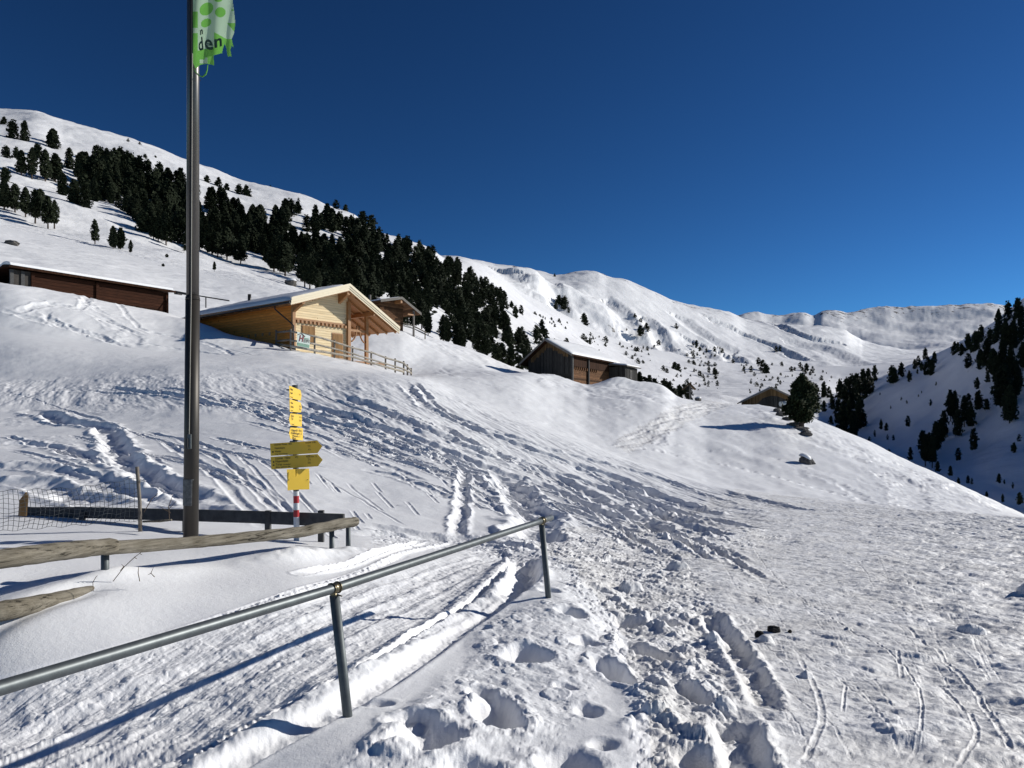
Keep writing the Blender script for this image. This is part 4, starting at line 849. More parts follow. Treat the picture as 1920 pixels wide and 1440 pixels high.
# four panels turned edgeways: near end at the left, far end at the right
SPF = .7
def side_panel(px0, px1, rows, pointed, lines):
    Y0, Y1 = SY - .41, SY + .17
    (a, b, c, d) = rows          # near top, far top, far bottom, near bottom
    q = [P(px0, a, Y0), P(px1 - 2, b - .5, Y1 - .05), P(px1, (b + c) / 2, Y1), P(px1 - 1.5, c, Y1 - .05), P(px0 + .5, d, Y0)]
    if pointed: q = [P(px0 + 1.5, a, Y0 + .04), P(px1, b, Y1), P(px1, c, Y1), P(px0 + 1.8, d, Y0 + .04), P(px0 - 1, (a + d) / 2, Y0)]
    o = MB().prism([loc(sp_, p) for p in q], (-.003, .001, 0)).build('edge_on_panel', M['yellow'], sp_)
    dx = (P(px1, c, Y1) - P(px0, d, Y0)); dx.z = 0; L = dx.length
    for tx, u, v, size, fit in lines:
        top = P(px0, a, Y0) * (1 - u) + P(px1, b, Y1) * u; bot = P(px0, d, Y0) * (1 - u) + P(px1, c, Y1) * u; p = top * (1 - v) + bot * v
        sl_ = (P(px1, b, Y1) - P(px0, a, Y0)) * (1 - v) + (P(px1, c, Y1) - P(px0, d, Y0)) * v
        p = p + Vector((.005, -.002, 0)); text_mesh(tx, size * SPF, M['lettering'], o, frame(loc(sp_, p), sl_, (0, 0, 1)), fit=fit, extrude=.0005)
side_panel(542.5, 565.5, (723, 732, 751, 746.5), False, [('Weidener', .06, .33, .045, .11), ('Hippold', .06, .62, .04, .09), ('Touren', .06, .92, .025, .1), ('1 h', .74, .55, .035, .06)])
side_panel(543, 566, (748, 755.3, 773.5, 772), False, [('Hanne', .06, .34, .045, .1), ('Hochsp', .06, .66, .045, .12), ('Touren', .06, .93, .025, .1), ('2 h', .74, .5, .04, .08), ('3 h', .74, .78, .04, .08)])
side_panel(543, 566, (775, 777.5, 800, 797.5), True, [('Rast', .12, .28, .05, .1), ('Tal', .12, .52, .05, .07), ('Touren', .12, .92, .025, .12), ('1 h', .74, .3, .04, .09), ('2 h', .74, .58, .04, .09)])
side_panel(543, 568, (801.5, 803, 826, 823), True, [('Hippold- Alm', .1, .3, .05, .44), ('Kalkkögel- 2', .1, .55, .05, .44), ('Mitterm. 1', .18, .78, .045, .32), ('Bus', .18, .97, .045, .14)])
for r in (731, 775, 800, 828):
    c = loc(sp_, P(543 if r < 750 else 549, r, SY - .03)); MB().box(c.x - .03, c.x + .03, c.y - .02, c.y + .02, c.z - .008, c.z + .008).build('clamp', M['steel_post'], sp_)

# ------------------------------------------------------------------ buildings
def slab(mb, a, b, c, d, th):
    """sloping slab with corners a b c d (lower face) and vertical thickness th"""
    mb.prism([a, b, c, d], (0, 0, th))
def gable_roof(parent, sL, zL, sP, zP, sR, zR, t0, t1, th, mats, snow, names=('roof_slab', 'roof_snow'), lift=0.0):
    for side, (s0, z0, s1, z1) in enumerate(((sL, zL, sP, zP), (sP, zP, sR, zR))):
        mb = MB(); mb.prism([(s0, t0, z0), (s1, t0, z1), (s1, t0, z1 + th), (s0, t0, z0 + th)], (0, t1 - t0, 0)); mb.build(names[0], mats, parent)
    def zroof_(s_):
        return zL + (zP - zL) * (s_ - sL) / (sP - sL) if (s_ - sP) * (sL - sP) > 0 else zP + (zR - zP) * (s_ - sP) / (sR - sP)
    if snow > 0:
        rnd = random.Random(int(abs(zP) * 100)); mb = MB(); n = 26; mt = 22; base = []
        for j in range(mt + 1):
            for i in range(n + 1):
                u = i / n; v = j / mt; s_ = sL + (sR - sL) * (.006 + .988 * u); zz = zroof_(s_)
                e = min(1, min(u, 1 - u) * 14) ** .5 * min(1, min(v, 1 - v) * 14) ** .5
                hh = snow * (e * .85 + .02) * (1 + .18 * math.sin(i * 1.7 + j * .9) * rnd.random())
                mb.v.append((s_, t0 + (t1 - t0) * (.004 + .992 * v), zz + th + .004 + hh))
        for j in range(mt):
            for i in range(n):
                a = j * (n + 1) + i; mb.f.append((a, a + 1, a + n + 2, a + n + 1)); mb.mi.append(0)
        m0 = len(mb.v)   # skirt down to the slab
        ring = [(0, i) for i in range(n + 1)] + [(j, n) for j in range(1, mt + 1)] + [(mt, i) for i in range(n - 1, -1, -1)] + [(j, 0) for j in range(mt - 1, 0, -1)]
        for (j, i) in ring:
            v = mb.v[j * (n + 1) + i]; s_ = v[0]; zz = zroof_(s_); mb.v.append((v[0], v[1], zz + th + .003))
        for k in range(len(ring)):
            k2 = (k + 1) % len(ring); a = ring[k][0] * (n + 1) + ring[k][1]; b = ring[k2][0] * (n + 1) + ring[k2][1]; mb.f.append((a, m0 + k, m0 + k2, b)); mb.mi.append(0)
        mb.build(names[1], M['snow_roof'], parent, True)

# ---- chalet: local x along the gable (to the right and away), y back along the ridge, z up from its floor
FZ = 4.2 + EYE
ch_ = empty('chalet', (-13.9, 47.3, FZ), math.atan2(.787, .617)); tag(ch_, 'new pale timber chalet with a wide overhanging gable roof and open porch', 'house')
sL, sP, sR = -.9, 3.67, 8.18; zL, zP, zR = 3.12, 4.62, 2.2; t0, t1 = -1.0, 12.6; TH = .16
zroof = lambda s: zL + (zP - zL) * (s - sL) / (sP - sL) if s < sP else zP + (zR - zP) * (s - sP) / (sR - sP)
MB().prism([(0, 0, -2), (4.39, 0, -2), (4.39, 0, zroof(4.39) - .02), (sP, 0, zP - .02), (0, 0, zroof(0) - .02)], (0, .16, 0)).build('front_wall', M['spruce'], ch_)
MB().box(0, .16, .165, 11.6, -2, zroof(0) - .02).build('side_wall', M['spruce_bounce'], ch_)
MB().box(4.23, 4.39, .165, 11.6, -2, zroof(4.39) - .06).build('side_wall', M['spruce_bounce'], ch_)
MB().prism([(.165, 11.44, -2), (4.225, 11.44, -2), (4.225, 11.44, zroof(4.23) - .02), (sP, 11.44, zP - .02), (.165, 11.44, zroof(.165) - .02)], (0, .16, 0)).build('back_wall', M['spruce_bounce'], ch_)
gable_roof(ch_, sL, zL, sP, zP, sR, zR, t0, t1, TH, M['beam'], .30)
# bargeboards: three stepped pale boards along each verge
for side in (0, 1):
    a, b = (((sL, zL), (sP, zP)) if side == 0 else ((sP, zP), (sR, zR)))
    mb = MB()
    for k, (dz0, dz1, dt) in enumerate(((.16, .34, -.13), (.02, .175, -.09), (-.12, .03, -.05))):
        mb.prism([(a[0], t0 + dt, a[1] + dz0), (b[0], t0 + dt, b[1] + dz0), (b[0], t0 + dt, b[1] + dz1), (a[0], t0 + dt, a[1] + dz1)], (0, .035 + .002 * k, 0))
    mb.build('bargeboard', M['spruce_pale'], ch_)
    mb = MB(); n = 40        # toothed edge under the boards
    for i in range(n):
        u = (i + .5) / n; s_ = a[0] + (b[0] - a[0]) * u; z_ = a[1] + (b[1] - a[1]) * u - .12
        mb.box(s_ - .035, s_ + .035, t0 - .048, t0 - .018, z_ - .05, z_ + .02)
    mb.build('carved_edge', M['beam'], ch_)
# purlins and rafters
for s_, w, hh, ty in ((0.08, .2, .24, 12), (sP, .22, .34, 12), (5.95, .2, .28, 12)):
    MB().box(s_ - w / 2, s_ + w / 2, t0 + .02, ty, zroof(s_) - hh - (.05 if s_ == sP else .02), zroof(s_) - (.05 if s_ == sP else .02)).build('purlin', M['beam'], ch_)
MB().prism([(-.08, t0 + .02, zroof(.08) - .3), (-.08, 0, zroof(.08) - .75), (-.08, 0, zroof(.08) - .3)], (.2, 0, 0)).build('bracket', M['beam'], ch_)
MB().prism([(sP - .1, t0 + .05, zP - .38), (sP - .1, -.005, zP - .9), (sP - .1, -.005, zP - .38)], (.2, 0, 0)).build('bracket', M['beam'], ch_)
for k in range(14):
    tt = t0 + .25 + k * .93; MB().beam((4.45, tt, zroof(4.45) - .07), (sR - .05, tt, zR - .07), .10, .13).build('rafter', M['beam'], ch_)
for k in range(13):
    tt = t0 + .3 + k * 1.0; MB().beam((sL + .04, tt, zL - .06), (-.01, tt, zroof(-.01) - .06), .10, .11).build('rafter', M['beam'], ch_)
# posts of the corners and the porch
MB().box(-.12, .10, -.14, .02, -2, zroof(0) - .26).build('corner_post', M['beam'], ch_)
MB().box(4.27, 4.51, -.20, -.004, -2, zroof(4.39) - .3).build('corner_post', M['beam'], ch_)
for tt in (-.2, 3.6, 7.4): MB().box(5.85, 6.07, tt, tt + .2, -2, zroof(5.95) - .3).build('porch_post', M['beam'], ch_)
for x0, x1 in ((4.55, 5.1), (5.85, 5.3)):
    pts = [(x0 + (x1 - x0) * math.sin(k / 6 * 1.57), -.1, 1.25 + 1.25 * (1 - math.cos(k / 6 * 1.57)) * .9 + .0) for k in range(7)]
    MB().tube(pts, .055, 8).build('curved_brace', M['beam'], ch_, True)
MB().box(4.5, 5.85, -.15, -.03, 1.95, 2.1).build('tie_beam', M['beam'], ch_)
MB().box(4.45, 7.6, -.15, .0, -.2, -.05).build('porch_floor', M['beam'], ch_)
# row of joist ends across the front
mb = MB().box(.1, 4.26, -.07, -.003, 2.28, 2.40)
mb.build('band_board', M['beam'], ch_)
for k in range(13): 
    s_ = .28 + k * .32; MB().box(s_ - .07, s_ + .07, -.16, -.003, 2.10, 2.275).build('joist_end', M['beam'], ch_)
for k in range(9):
    tt = .9 + k * .8; MB().tube([(-.035, tt, 1.55), (.02, tt, 1.55)], .11, 12).build('log_end', M['beam'], ch_)
# shuttered window and door
w_ = MB().box(.64, 1.68, -.03, -.002, .9, 1.98).build('window', M['beam'], ch_)
MB().box(.68, 1.15, -.062, -.033, .95, 1.94).build('shutter', M['shutter'], w_); MB().box(1.17, 1.64, -.062, -.033, .95, 1.94).build('shutter', M['shutter'], w_)
d_ = MB().box(3.05, 3.97, -.035, -.002, -.5, 1.72).build('door', M['beam'], ch_)
MB().box(3.12, 3.90, -.06, -.038, -.5, 1.64).build('door_leaf', M['shutter'], d_); MB().box(3.2, 3.24, -.10, -.062, .4, .46).build('handle', M['black'], d_)
MB().tube([(-.03, .9, zL - .0), (-.06, .9, zL - .05)], .02, 6)
g_ = MB().tube([(sL - .06, t0 - .05, zL + .02), (sL - .06, t1, zL + .0)], .075, 12).build('gutter', M['gutter'], ch_, True)
MB().tube([(sL - .06, .55, zL - .02), (sL - .06, .55, zL - .25), (sL + .1, .4, zL - .45), (-.2, -.02, 2.05), (-.12, -.22, 1.85), (-.12, -.22, -1)], .045, 10).build('downpipe', M['gutter'], ch_, True)
MB().tube([(2.0, 8, zroof(2)), (2.0, 8, zroof(2) + .9)], .12, 12).build('flue', M['gutter'], ch_, True)

# ---- deck fence in front of the chalet
df = empty('deck_fence', P(545, 656, 46)); tag(df, 'grey round pole fence on the snow edge in front of the chalet', 'fence')
TP = [(545, 621), (600, 633), (627, 641), (661, 652), (700, 662), (723, 671), (741, 676), (757, 681), (770, 694)]
MP = [(545, 638), (590, 645), (627, 654), (661, 663), (700, 675), (723, 682), (757, 692), (772, 700)]
BP = [(545, 649), (590, 657), (627, 663), (661, 669), (700, 681), (723, 688), (757, 697)]
def fy(px):      # the fence runs parallel to the gable
    u = (px - 960) / F; s_ = (-12.33 - u * 46.07) / (.787 * u - .617); return 46.07 + .787 * s_
for nm, pp, rad in (('top_rail', TP, .062), ('middle_rail', MP, .058), ('bottom_board', BP, .075)):
    MB().tube([loc(df, P(a, b, fy(a))) for a, b in pp], rad, 9, True, .25, 7).build(nm, M['deck_log_lit'], df, True)
for px, top, bot in ((545, 617, 662), (590, 630, 655), (627, 637, 664), (661, 649, 673), (696, 659, 684), (723, 668, 692), (741, 672, 697), (757, 677, 700), (764, 683, 702), (771, 690, 704)):
    MB().tube([loc(df, P(px, top, fy(px) + .12)), loc(df, P(px, bot + 12, fy(px) + .12))], .06, 9).build('post', M['stake'], df, True)
for a, b in (((518, 623), (545, 621)), ((518, 640), (545, 637)), ((518, 645), (545, 649))):
    MB().tube([loc(df, P(a[0], a[1], 47.4)), loc(df, P(b[0], b[1], 45.75))], .06, 8).build('side_rail', M['stake'], df, True)
MB().tube([loc(df, P(518, 619, 47.5)), loc(df, P(518, 660, 47.5))], .06, 8).build('post', M['stake'], df, True)
o = MB().box(0, .3, 0, 2.0, -1.2, .1, Matrix.Translation(loc(df, P(546, 655, 46.1))) @ Matrix.Rotation(math.radians(40), 4, 'Z')).build('crawlspace_shade', M['hole'], df)  # near-black block standing in for the shade of the crawlspace
bn = empty('banner', P(567, 640, 45.6)); tag(bn, 'small white and green banner reading HEIM tied to the chalet fence', 'banner')
bc = [(556.5, 622), (580.6, 630), (579, 653.5), (555.3, 648.5)]
BY = fy(567)
def by(a, off=0.0):
    Y = fy(a) - .1; p = Vector((.787, -.617, 0)) * off; return Y, p
def bp(a, b, off):
    Y, p = by(a, off); return loc(bn, P(a, b, Y) + p)
MB().prism([bp(a, b, .06) for a, b in bc], (-.012, .009, 0)).build('sheet', M['banner_white'], bn)
MB().prism([bp(a, b, .075) for a, b in ((556.8, 642.2), (578.8, 646.6), (578.2, 652.2), (556.2, 647.6))], (-.008, .006, 0)).build('green_strip', M['banner_green'], bn)
MB().prism([bp(a, b, .075) for a, b in ((568.5, 633), (578.5, 635.5), (578.5, 636.8), (569, 634.8))], (-.008, .006, 0)).build('green_line', M['banner_green'], bn)
kb = BY / F
def btext(tx, px, row, hpx, fit, mat, sh=.15, bold=.02): text_mesh(tx, hpx * kb * 1.38, mat, bn, frame(bp(px, row, .085), bp(px + fit, row + fit * .2, .085) - bp(px, row, .085), (0, 0, 1)), shear=sh, fit=(bp(px + fit, row, 0) - bp(px, row, 0)).length, bold=bold, extrude=.003)
btext('H', 558.8, 639.5, 12.5, 8.2, M['banner_red'], .15, .008); btext('EIM', 568, 641.5, 6.4, 10, M['lettering'], .1, .0)
btext('Haus & Garten', 558, 644.6, 1.5, 19, M['banner_white'], 0, .0)
MB().tube([bp(*p) for p in ((558, 627.5, .08), (564, 625, .08), (570.5, 631.5, .08))], .022, 6).build('roof_symbol', M['lettering'], bn)

# ---- small hut behind the chalet
O2 = P(741.5, 558, 72); h2 = empty('hillside_hut', (O2.x, O2.y, O2.z - 3.2), math.atan2(.787, .617)); tag(h2, 'small dark brown hut peeping out above the right side of the chalet roof', 'hut')
zz2 = lambda s: 3.0 + (.6 / 2.7) * s if s < 0 else 3.0 - (1.25 / 2.6) * s
gable_roof(h2, -2.7, 2.4, 0, 3.0, 2.6, 1.75, -.9, 5, .14, M['barn_brown'], .12)
mb = MB(); mb.prism([(-2.7, -.94, 2.35), (0, -.94, 2.95), (0, -.94, 3.2), (-2.7, -.94, 2.6)], (0, .035, 0)); mb.prism([(0, -.94, 2.95), (2.6, -.94, 1.7), (2.6, -.94, 1.95), (0, -.94, 3.2)], (0, .035, 0)); mb.build('bargeboard', M['edge_wood'], h2)
MB().prism([(-2, 0, -1), (1.0, 0, -1), (1.0, 0, zz2(1) - .02), (0, 0, 2.98), (-2, 0, zz2(-2) - .02)], (0, 4.5, 0)).build('wall', M['barn_brown'], h2)
MB().box(1.75, 1.9, -.7, -.55, -1, zz2(1.9)).build('porch_post', M['edge_wood'], h2); MB().box(-.1, .12, -.85, 0, 2.6, 2.9).build('purlin', M['beam'], h2)
MB().box(1.0, 1.9, -.7, -.58, 1.6, 1.72).build('tie_beam', M['beam'], h2)
MB().tube([(-.6, 3, 2.9), (-.6, 3, 3.7)], .12, 10).build('flue', M['edge_wood'], h2, True)
pr = MB(); pr.tube([P(745, 603, 73), P(775, 611, 73.5), P(800, 624, 74)], .06, 6); pr.tube([P(746, 608, 73), P(775, 616, 73.5), P(799, 628, 74)], .04, 6)
for px, r in ((752, 604), (775, 610), (797, 622)): pr.tube([P(px, r, 73.5), P(px, r + 14, 73.5)], .06, 6)
tag(pr.build('pole_fence', M['log'], None), 'short pole fence leading down from the small brown hut', 'fence')

# ---- grey barn with sunlit log side
Yb = 75; B0 = P(1075, 663.5, Yb); bz = 3.2; gb = empty('grey_barn', (B0.x - .15, B0.y + .6, B0.z - bz), math.atan2(.475, -.88)); tag(gb, 'old grey barn with snow on its roof, sunlit brown log side and dark gable', 'barn')
# local x runs left along the gable, local y is mirrored (towards the viewer), so the ridge goes to -y
def mirror(o): o.scale = (1, 1, 1)
eR, eL, pk = -.45, 5.55, 2.55; zR_, zL_, zP_ = 3.02, 2.25, 4.7
zb = lambda s: zR_ + (zP_ - zR_) * (s - eR) / (pk - eR) if s < pk else zP_ + (zL_ - zP_) * (s - pk) / (eL - pk)
MB().prism([(0, 0, -1.5), (0, 0, 1.3), (4.9, 0, 1.3), (4.9, 0, -1.5)], (0, -.18, 0)).build('gable_wall', M['barn_grey'], gb)
MB().prism([(0, 0, 1.305), (0, 0, zb(0) - .03), (pk, 0, zP_ - .03), (4.9, 0, zb(4.9) - .03), (4.9, 0, 1.305)], (0, -.15, 0)).build('gable_boarding', M['barn_vert'], gb)
MB().box(0, .18, -13.0, -.185, -2.5, 2.05).build('log_wall', M['barn_brown'], gb)
MB().box(-.06, .14, -13.0, -.185, 2.055, zb(0) - .03).build('upper_boarding', M['barn_dark'], gb)
MB().box(4.72, 4.9, -13.0, -.185, -1.5, zb(4.9) - .03).build('rear_wall', M['barn_grey'], gb)
MB().prism([(0.185, -12.8, -1.5), (.185, -12.8, zb(.185) - .03), (pk, -12.8, zP_ - .03), (4.7, -12.8, zb(4.7) - .03), (4.7, -12.8, -1.5)], (0, -.15, 0)).build('end_wall', M['barn_grey'], gb)
gable_roof(gb, eL, zL_, pk, zP_, eR, zR_, .9, -13.6, .14, M['barn_dark'], .22)
mb = MB(); mb.prism([(eL, .94, zL_ - .06), (pk, .94, zP_ - .06), (pk, .94, zP_ + .17), (eL, .94, zL_ + .17)], (0, -.035, 0)); mb.prism([(pk, .94, zP_ - .06), (eR, .94, zR_ - .06), (eR, .94, zR_ + .17), (pk, .94, zP_ + .17)], (0, -.035, 0)); mb.build('bargeboard', M['edge_wood'], gb)
mb = MB(); n = 22          # scalloped board under the gable
for i in range(n):
    s_ = .35 + (4.6 - .35) * (i + .5) / n; zt_ = zb(s_) - .06; hh = .42 + .08 * (i % 3); mb.prism([(s_ - .095, .03, zt_ - hh), (s_, .03, zt_ - hh - .12), (s_ + .095, .03, zt_ - hh), (s_ + .095, .03, zb(s_ + .095) - .05), (s_ - .095, .03, zb(s_ - .095) - .05)], (0, -.02, 0))
mb.build('scalloped_boards', M['fascia_brown'], gb)
for s_, tt in ((-.06, -.1), (-.12, -4.2)): MB().box(s_ - .1, s_ + .06, tt - .1, tt + .12, -2.5, zb(0) - .05).build('post', M['hole' if tt < -1 else 'board'], gb)
for k in range(12):
    tt = -.6 - k * .55; MB().box(-.14, -.004, tt - .1, tt + .1, 1.75, 2.0).build('log_end', M['barn_brown'], gb)
MB().box(2.1, 2.2, .01, .07, -1.0, 1.2).build('door_post', M['board'], gb)
# plank annex
Ya = 84; A0 = P(1172, 685.5, Ya); an = empty('plank_shed', (A0.x, A0.y, A0.z - 2.0), math.atan2(.475, -.88)); tag(an, 'small grey upright plank shed with one window, against the end of the barn', 'shed')
MB().box(0, 1.9, -4.2, 0, -2.5, 1.9).build('wall', M['barn_vert'], an)
MB().prism([(-.35, .3, 1.92), (2.0, .3, 2.15), (2.0, .3, 2.25), (-.35, .3, 2.02)], (0, -4.9, 0)).build('roof_slab', M['edge_wood'], an)
gable_roof(an, 2.0, 2.06, 1.4, 2.13, -.35, 1.9, .3, -4.6, .1, M['edge_wood'], .2, ('roof_board', 'roof_snow'))
w_ = MB().box(-.05, -.004, -2.2, -1.6, .65, 1.55).build('window', M['edge_wood'], an); MB().box(-.06, -.052, -2.12, -1.68, .72, 1.48).build('pane', M['hole'], w_)
for k in range(9): MB().box(-.03, -.004, -.15 - k * .44, -.09 - k * .44, -2.5, 1.85).build('cover_strip', M['board'], an)

# ---- long low barn at the left
Yl = 48.5; L0 = P(18, 500, Yl); lb_ = empty('long_barn', (L0.x, L0.y, L0.z - 2.6), math.atan2(.835, .549)); tag(lb_, 'long low red brown log barn nearly buried in the slope at the far left', 'barn')
MB().box(1.4, 11.0, 0, .2, -1.5, 2.48).build('log_wall', M['barn_long'], lb_)
MB().box(.05, 1.395, 0, .18, -1.5, 2.46).build('rubble_wall', M['plaster'], lb_)
MB().box(10.8, 11.0, .205, 4.0, -1.5, 2.3).build('end_wall', M['barn_long'], lb_); MB().box(.05, .23, .185, 4.0, -1.5, 1.6).build('end_wall', M['barn_grey'], lb_)
MB().prism([(-.2, -.45, 2.5), (-.2, .5, 2.62), (-.2, .5, 2.76), (-.2, -.45, 2.64)], (11.6, 0, 0)).build('roof_slab', M['barn_dark'], lb_)
MB().prism([(-.2, .5, 2.62), (-.2, 4.6, 1.5), (-.2, 4.6, 1.64), (-.2, .5, 2.76)], (11.6, 0, 0)).build('roof_slab', M['barn_dark'], lb_)
MB().prism([(-.15, -.42, 2.66), (-.15, .5, 2.775), (-.15, 4.6, 1.66), (-.15, 4.5, 1.86), (-.15, .6, 2.96), (-.15, .2, 2.98), (-.15, -.3, 2.86)], (11.4, 0, 0)).build('roof_snow', M['snow_roof'], lb_, bevel=.05)
for s_ in (1.36, 5.6, 10.9): MB().box(s_ - .1, s_ + .1, -.12, -.004, -1.5, 2.46).build('post', M['barn_long'], lb_)
for s_ in (.1, .75): MB().box(s_ - .1, s_ + .12, -.08, -.004, -1.5, 2.44).build('post', M['board'], lb_)
MB().box(11.41, 12.0, -.35, -.2, 2.42, 2.54).build('roof_beam_end', M['board'], lb_)
gr = MB(); gr.tube([P(328, 546, 58), P(375, 555, 58), P(430, 564, 58)], .05, 6); gr.tube([P(330, 548, 58), P(352, 553, 58)], .05, 6)
for px, r in ((352, 552), (386, 557)): gr.tube([P(px, r, 58), P(px, r + 20, 58)], .05, 6)
tag(gr.build('thin_railing', M['board'], None), 'thin dark railing line between the long barn and the chalet roof', 'railing')

# ---- far hut at the right
Yh = 88; H0 = P(1445.4, 726, Yh); hh_ = empty('far_hut', (H0.x, H0.y, H0.z - 4.2), math.radians(-14)); tag(hh_, 'dark gabled hut half hidden behind the white hill and the lone pine', 'hut')
zh = lambda s: 4.2 - .50 * abs(s)
MB().prism([(-3.0, 0, -1.5), (3.2, 0, -1.5), (3.2, 0, zh(3.2) - .12), (0, 0, 4.08), (-3.0, 0, zh(3.0) - .12)], (0, 6, 0)).build('wall', M['fascia_brown'], hh_)
MB().prism([(-2.2, -.02, -1.5), (3.0, -.02, -1.5), (3.0, -.02, 2.2), (1.6, -.02, 2.75), (.8, -.02, 3.1), (0, -.02, 3.2), (-.9, -.02, 2.9), (-1.6, -.02, 2.2), (-2.2, -.02, 1.6)], (0, .012, 0)).build('gable_shade', M['barn_vert'], hh_)  # shade on the gable laid on as a sheet of darker colour
gable_roof(hh_, -3.5, zh(3.5) - .1, 0, 4.1, 3.6, zh(3.6) - .1, -.5, 6.4, .14, M['barn_dark'], .10)
mb = MB(); mb.prism([(-3.5, -.54, zh(3.5) - .14), (0, -.54, 4.04), (0, -.54, 4.27), (-3.5, -.54, zh(3.5) + .07)], (0, .035, 0)); mb.prism([(0, -.54, 4.04), (3.6, -.54, zh(3.6) - .14), (3.6, -.54, zh(3.6) + .07), (0, -.54, 4.27)], (0, .035, 0)); mb.build('bargeboard', M['edge_wood'], hh_)
w_ = MB().box(.5, 1.5, -.05, -.022, .9, 1.8).build('window', M['hole'], hh_)
tk = empty('water_tank', P(1471, 758, 84)); tag(tk, 'pale grey round tank lying in front of the far hut, left of the lone pine', 'tank')
a = loc(tk, P(1463, 757.5, 84)); b = loc(tk, P(1480, 756, 84.3)); MB().tube([a, b], .28, 16).build('drum', M['pipe_grey'], tk, True)
for u in (.08, .9): c = a * (1 - u) + b * u; dd_ = (b - a).normalized(); MB().tube([c - dd_ * .04, c + dd_ * .04], .295, 16).build('hoop', M['steel_post'], tk, True)
MB().beam(a + Vector((.1, 0, -.62)), b + Vector((-.05, 0, -.62)), .4, .6).build('stand', M['plaster'], tk)

# ---- wayside cross
Ys = 84; s0 = G.hit(1294, 748, 7, 10); ws = empty('wayside_cross', P(1294, 748, Ys)); tag(ws, 'wooden wayside cross under a little pitched roof beside the snowy road', 'wayside cross')
MB().beam(loc(ws, P(1294, 760, Ys)), loc(ws, P(1293.5, 722, Ys)), .16, .16, (0, 1, 0)).build('post', M['edge_wood'], ws)
for sgn in (-1, 1):
    a = loc(ws, P(1291.8, 719.5, Ys)); b = loc(ws, P(1291.8 + sgn * 11.5, 731, Ys)); MB().prism([a + Vector((0, -.5, 0)), b + Vector((0, -.5, 0)), b + Vector((0, .5, 0)), a + Vector((0, .5, 0))], (0, 0, .09)).build('roof_board', M['fascia_brown'], ws)
MB().prism([loc(ws, P(a_, b_, Ys)) for a_, b_ in ((1284, 730.5), (1291.8, 722), (1300, 730.5))], (0, .1, 0)).build('back_board', M['barn_vert'], ws)
MB().beam(loc(ws, P(1287, 736, Ys)), loc(ws, P(1299, 736, Ys)), .1, .1).build('cross_arm', M['edge_wood'], ws)

# ---- rocks
def rock(px, row, i0, i1, w, hgt, label, name='rock', seed=0, snow=False, mat='stone', Y=None, sink=.25):
    c = G.hit(px, row, i0, i1); rnd = random.Random(seed); bm = MB(); n, m = 14, 8
    bm.v.append((0, 0, hgt))
    for j in range(1, m):
        for i in range(n):
            th = math.pi * j / m; ph = 2 * math.pi * i / n; k = 1 + .35 * (fbm(np.array([math.cos(ph) * math.sin(th) * 1.7 + seed]), np.array([math.sin(ph) * math.sin(th) * 1.7 + math.cos(th) * 2.1]), 3, seed)[0]) + rnd.uniform(-.07, .07)
            bm.v.append((math.cos(ph) * math.sin(th) * w * k, math.sin(ph) * math.sin(th) * w * .7 * k, math.cos(th) * hgt * k))
    bm.v.append((0, 0, -hgt)); f = bm.f
    for i in range(n): f.append((0, 1 + i, 1 + (i + 1) % n)); f.append((len(bm.v) - 1, 1 + (m - 2) * n + (i + 1) % n, 1 + (m - 2) * n + i))
    for j in range(m - 2):
        for i in range(n): f.append((1 + j * n + i, 1 + (j + 1) * n + i, 1 + (j + 1) * n + (i + 1) % n, 1 + j * n + (i + 1) % n))
    bm.mi = [0] * len(f); o = bm.build(name, M[mat]); o.location = (c.x, c.y, c.z + hgt * sink); tag(o, label, 'rock' if mat != 'clod' else 'clod')
    if snow:
        s2 = MB(); s2.v = [(v[0] * 1.04, v[1] * 1.04, v[2] * 1.06 + .05) for v in bm.v[:1 + n * 3]]; s2.f = [q for q in f if max(q) < 1 + n * 3]; s2.mi = [0] * len(s2.f)
        s2.build('snow_cap', M['snow_roof'], o, True)
    return o
bo = rock(1512, 869, 6, 8, .50, .34, 'dark boulder capped with snow on the smooth white hill', 'boulder', 3)
bo.rotation_euler = (0, math.radians(28), 0)
bc_ = MB(); n0 = []
for j in range(7):
    for i in range(14):
        th = math.pi * .5 * j / 6; ph = 2 * math.pi * i / 14; bc_.v.append((-.16 + math.cos(ph) * math.sin(th) * .42, math.sin(ph) * math.sin(th) * .33, .16 + math.cos(th) * .26))
for j in range(6):
    for i in range(14): bc_.f.append((j*14+i, (j+1)*14+i, (j+1)*14+(i+1)%14, j*14+(i+1)%14)); bc_.mi.append(0)
bc_.build('snow_cap', M['snow_roof'], bo, True)
rock(1450, 1184, 1, 4, .055, .03, 'largest of the black clods on the trodden path', 'dark_clod', 5, mat='clod', sink=.5)
rock(1424, 1196, 1, 4, .035, .03, 'smaller black clod just left of the largest one on the path', 'dark_clod', 6, mat='clod', sink=.7)
rock(1481, 1187, 1, 4, .016, .014, 'tiny black crumb just right of the largest clod on the path', 'dark_clod', 7, mat='clod', sink=.8)
rock(22, 458, 9, 11, .8, .32, 'dark rock poking through the hillside snow at the left edge', 'rock', 8)
rock(1309, 754, 7, 9, .32, .26, 'small snow capped stone at the bend of the road near the cross', 'rock', 9, True)
for k, (px, row, w) in enumerate([(1464, 777, .45), (1477, 788, .5), (1489, 798, .55), (1502, 807, .6), (1511, 815, .5), (1457, 771, .35)]):
    rock(px, row, 6, 8, w, .22, ['dark earth clump nearest the round tank under the hut', 'dark rocky clump below the tank, second from the hut', 'dark rocky clump uphill of the lone pine trunk', 'rocky clump right under the trunk of the lone pine', 'lowest rocky clump, just downhill of the lone pine', 'small dark clump at the snow edge beneath the hut wall'][k], 'rock_outcrop', 20 + k)
rock(545, 532, 9, 11, 1.0, .7, 'dark snow capped rock on the slope just above the chalet roof', 'rock', 31, True)
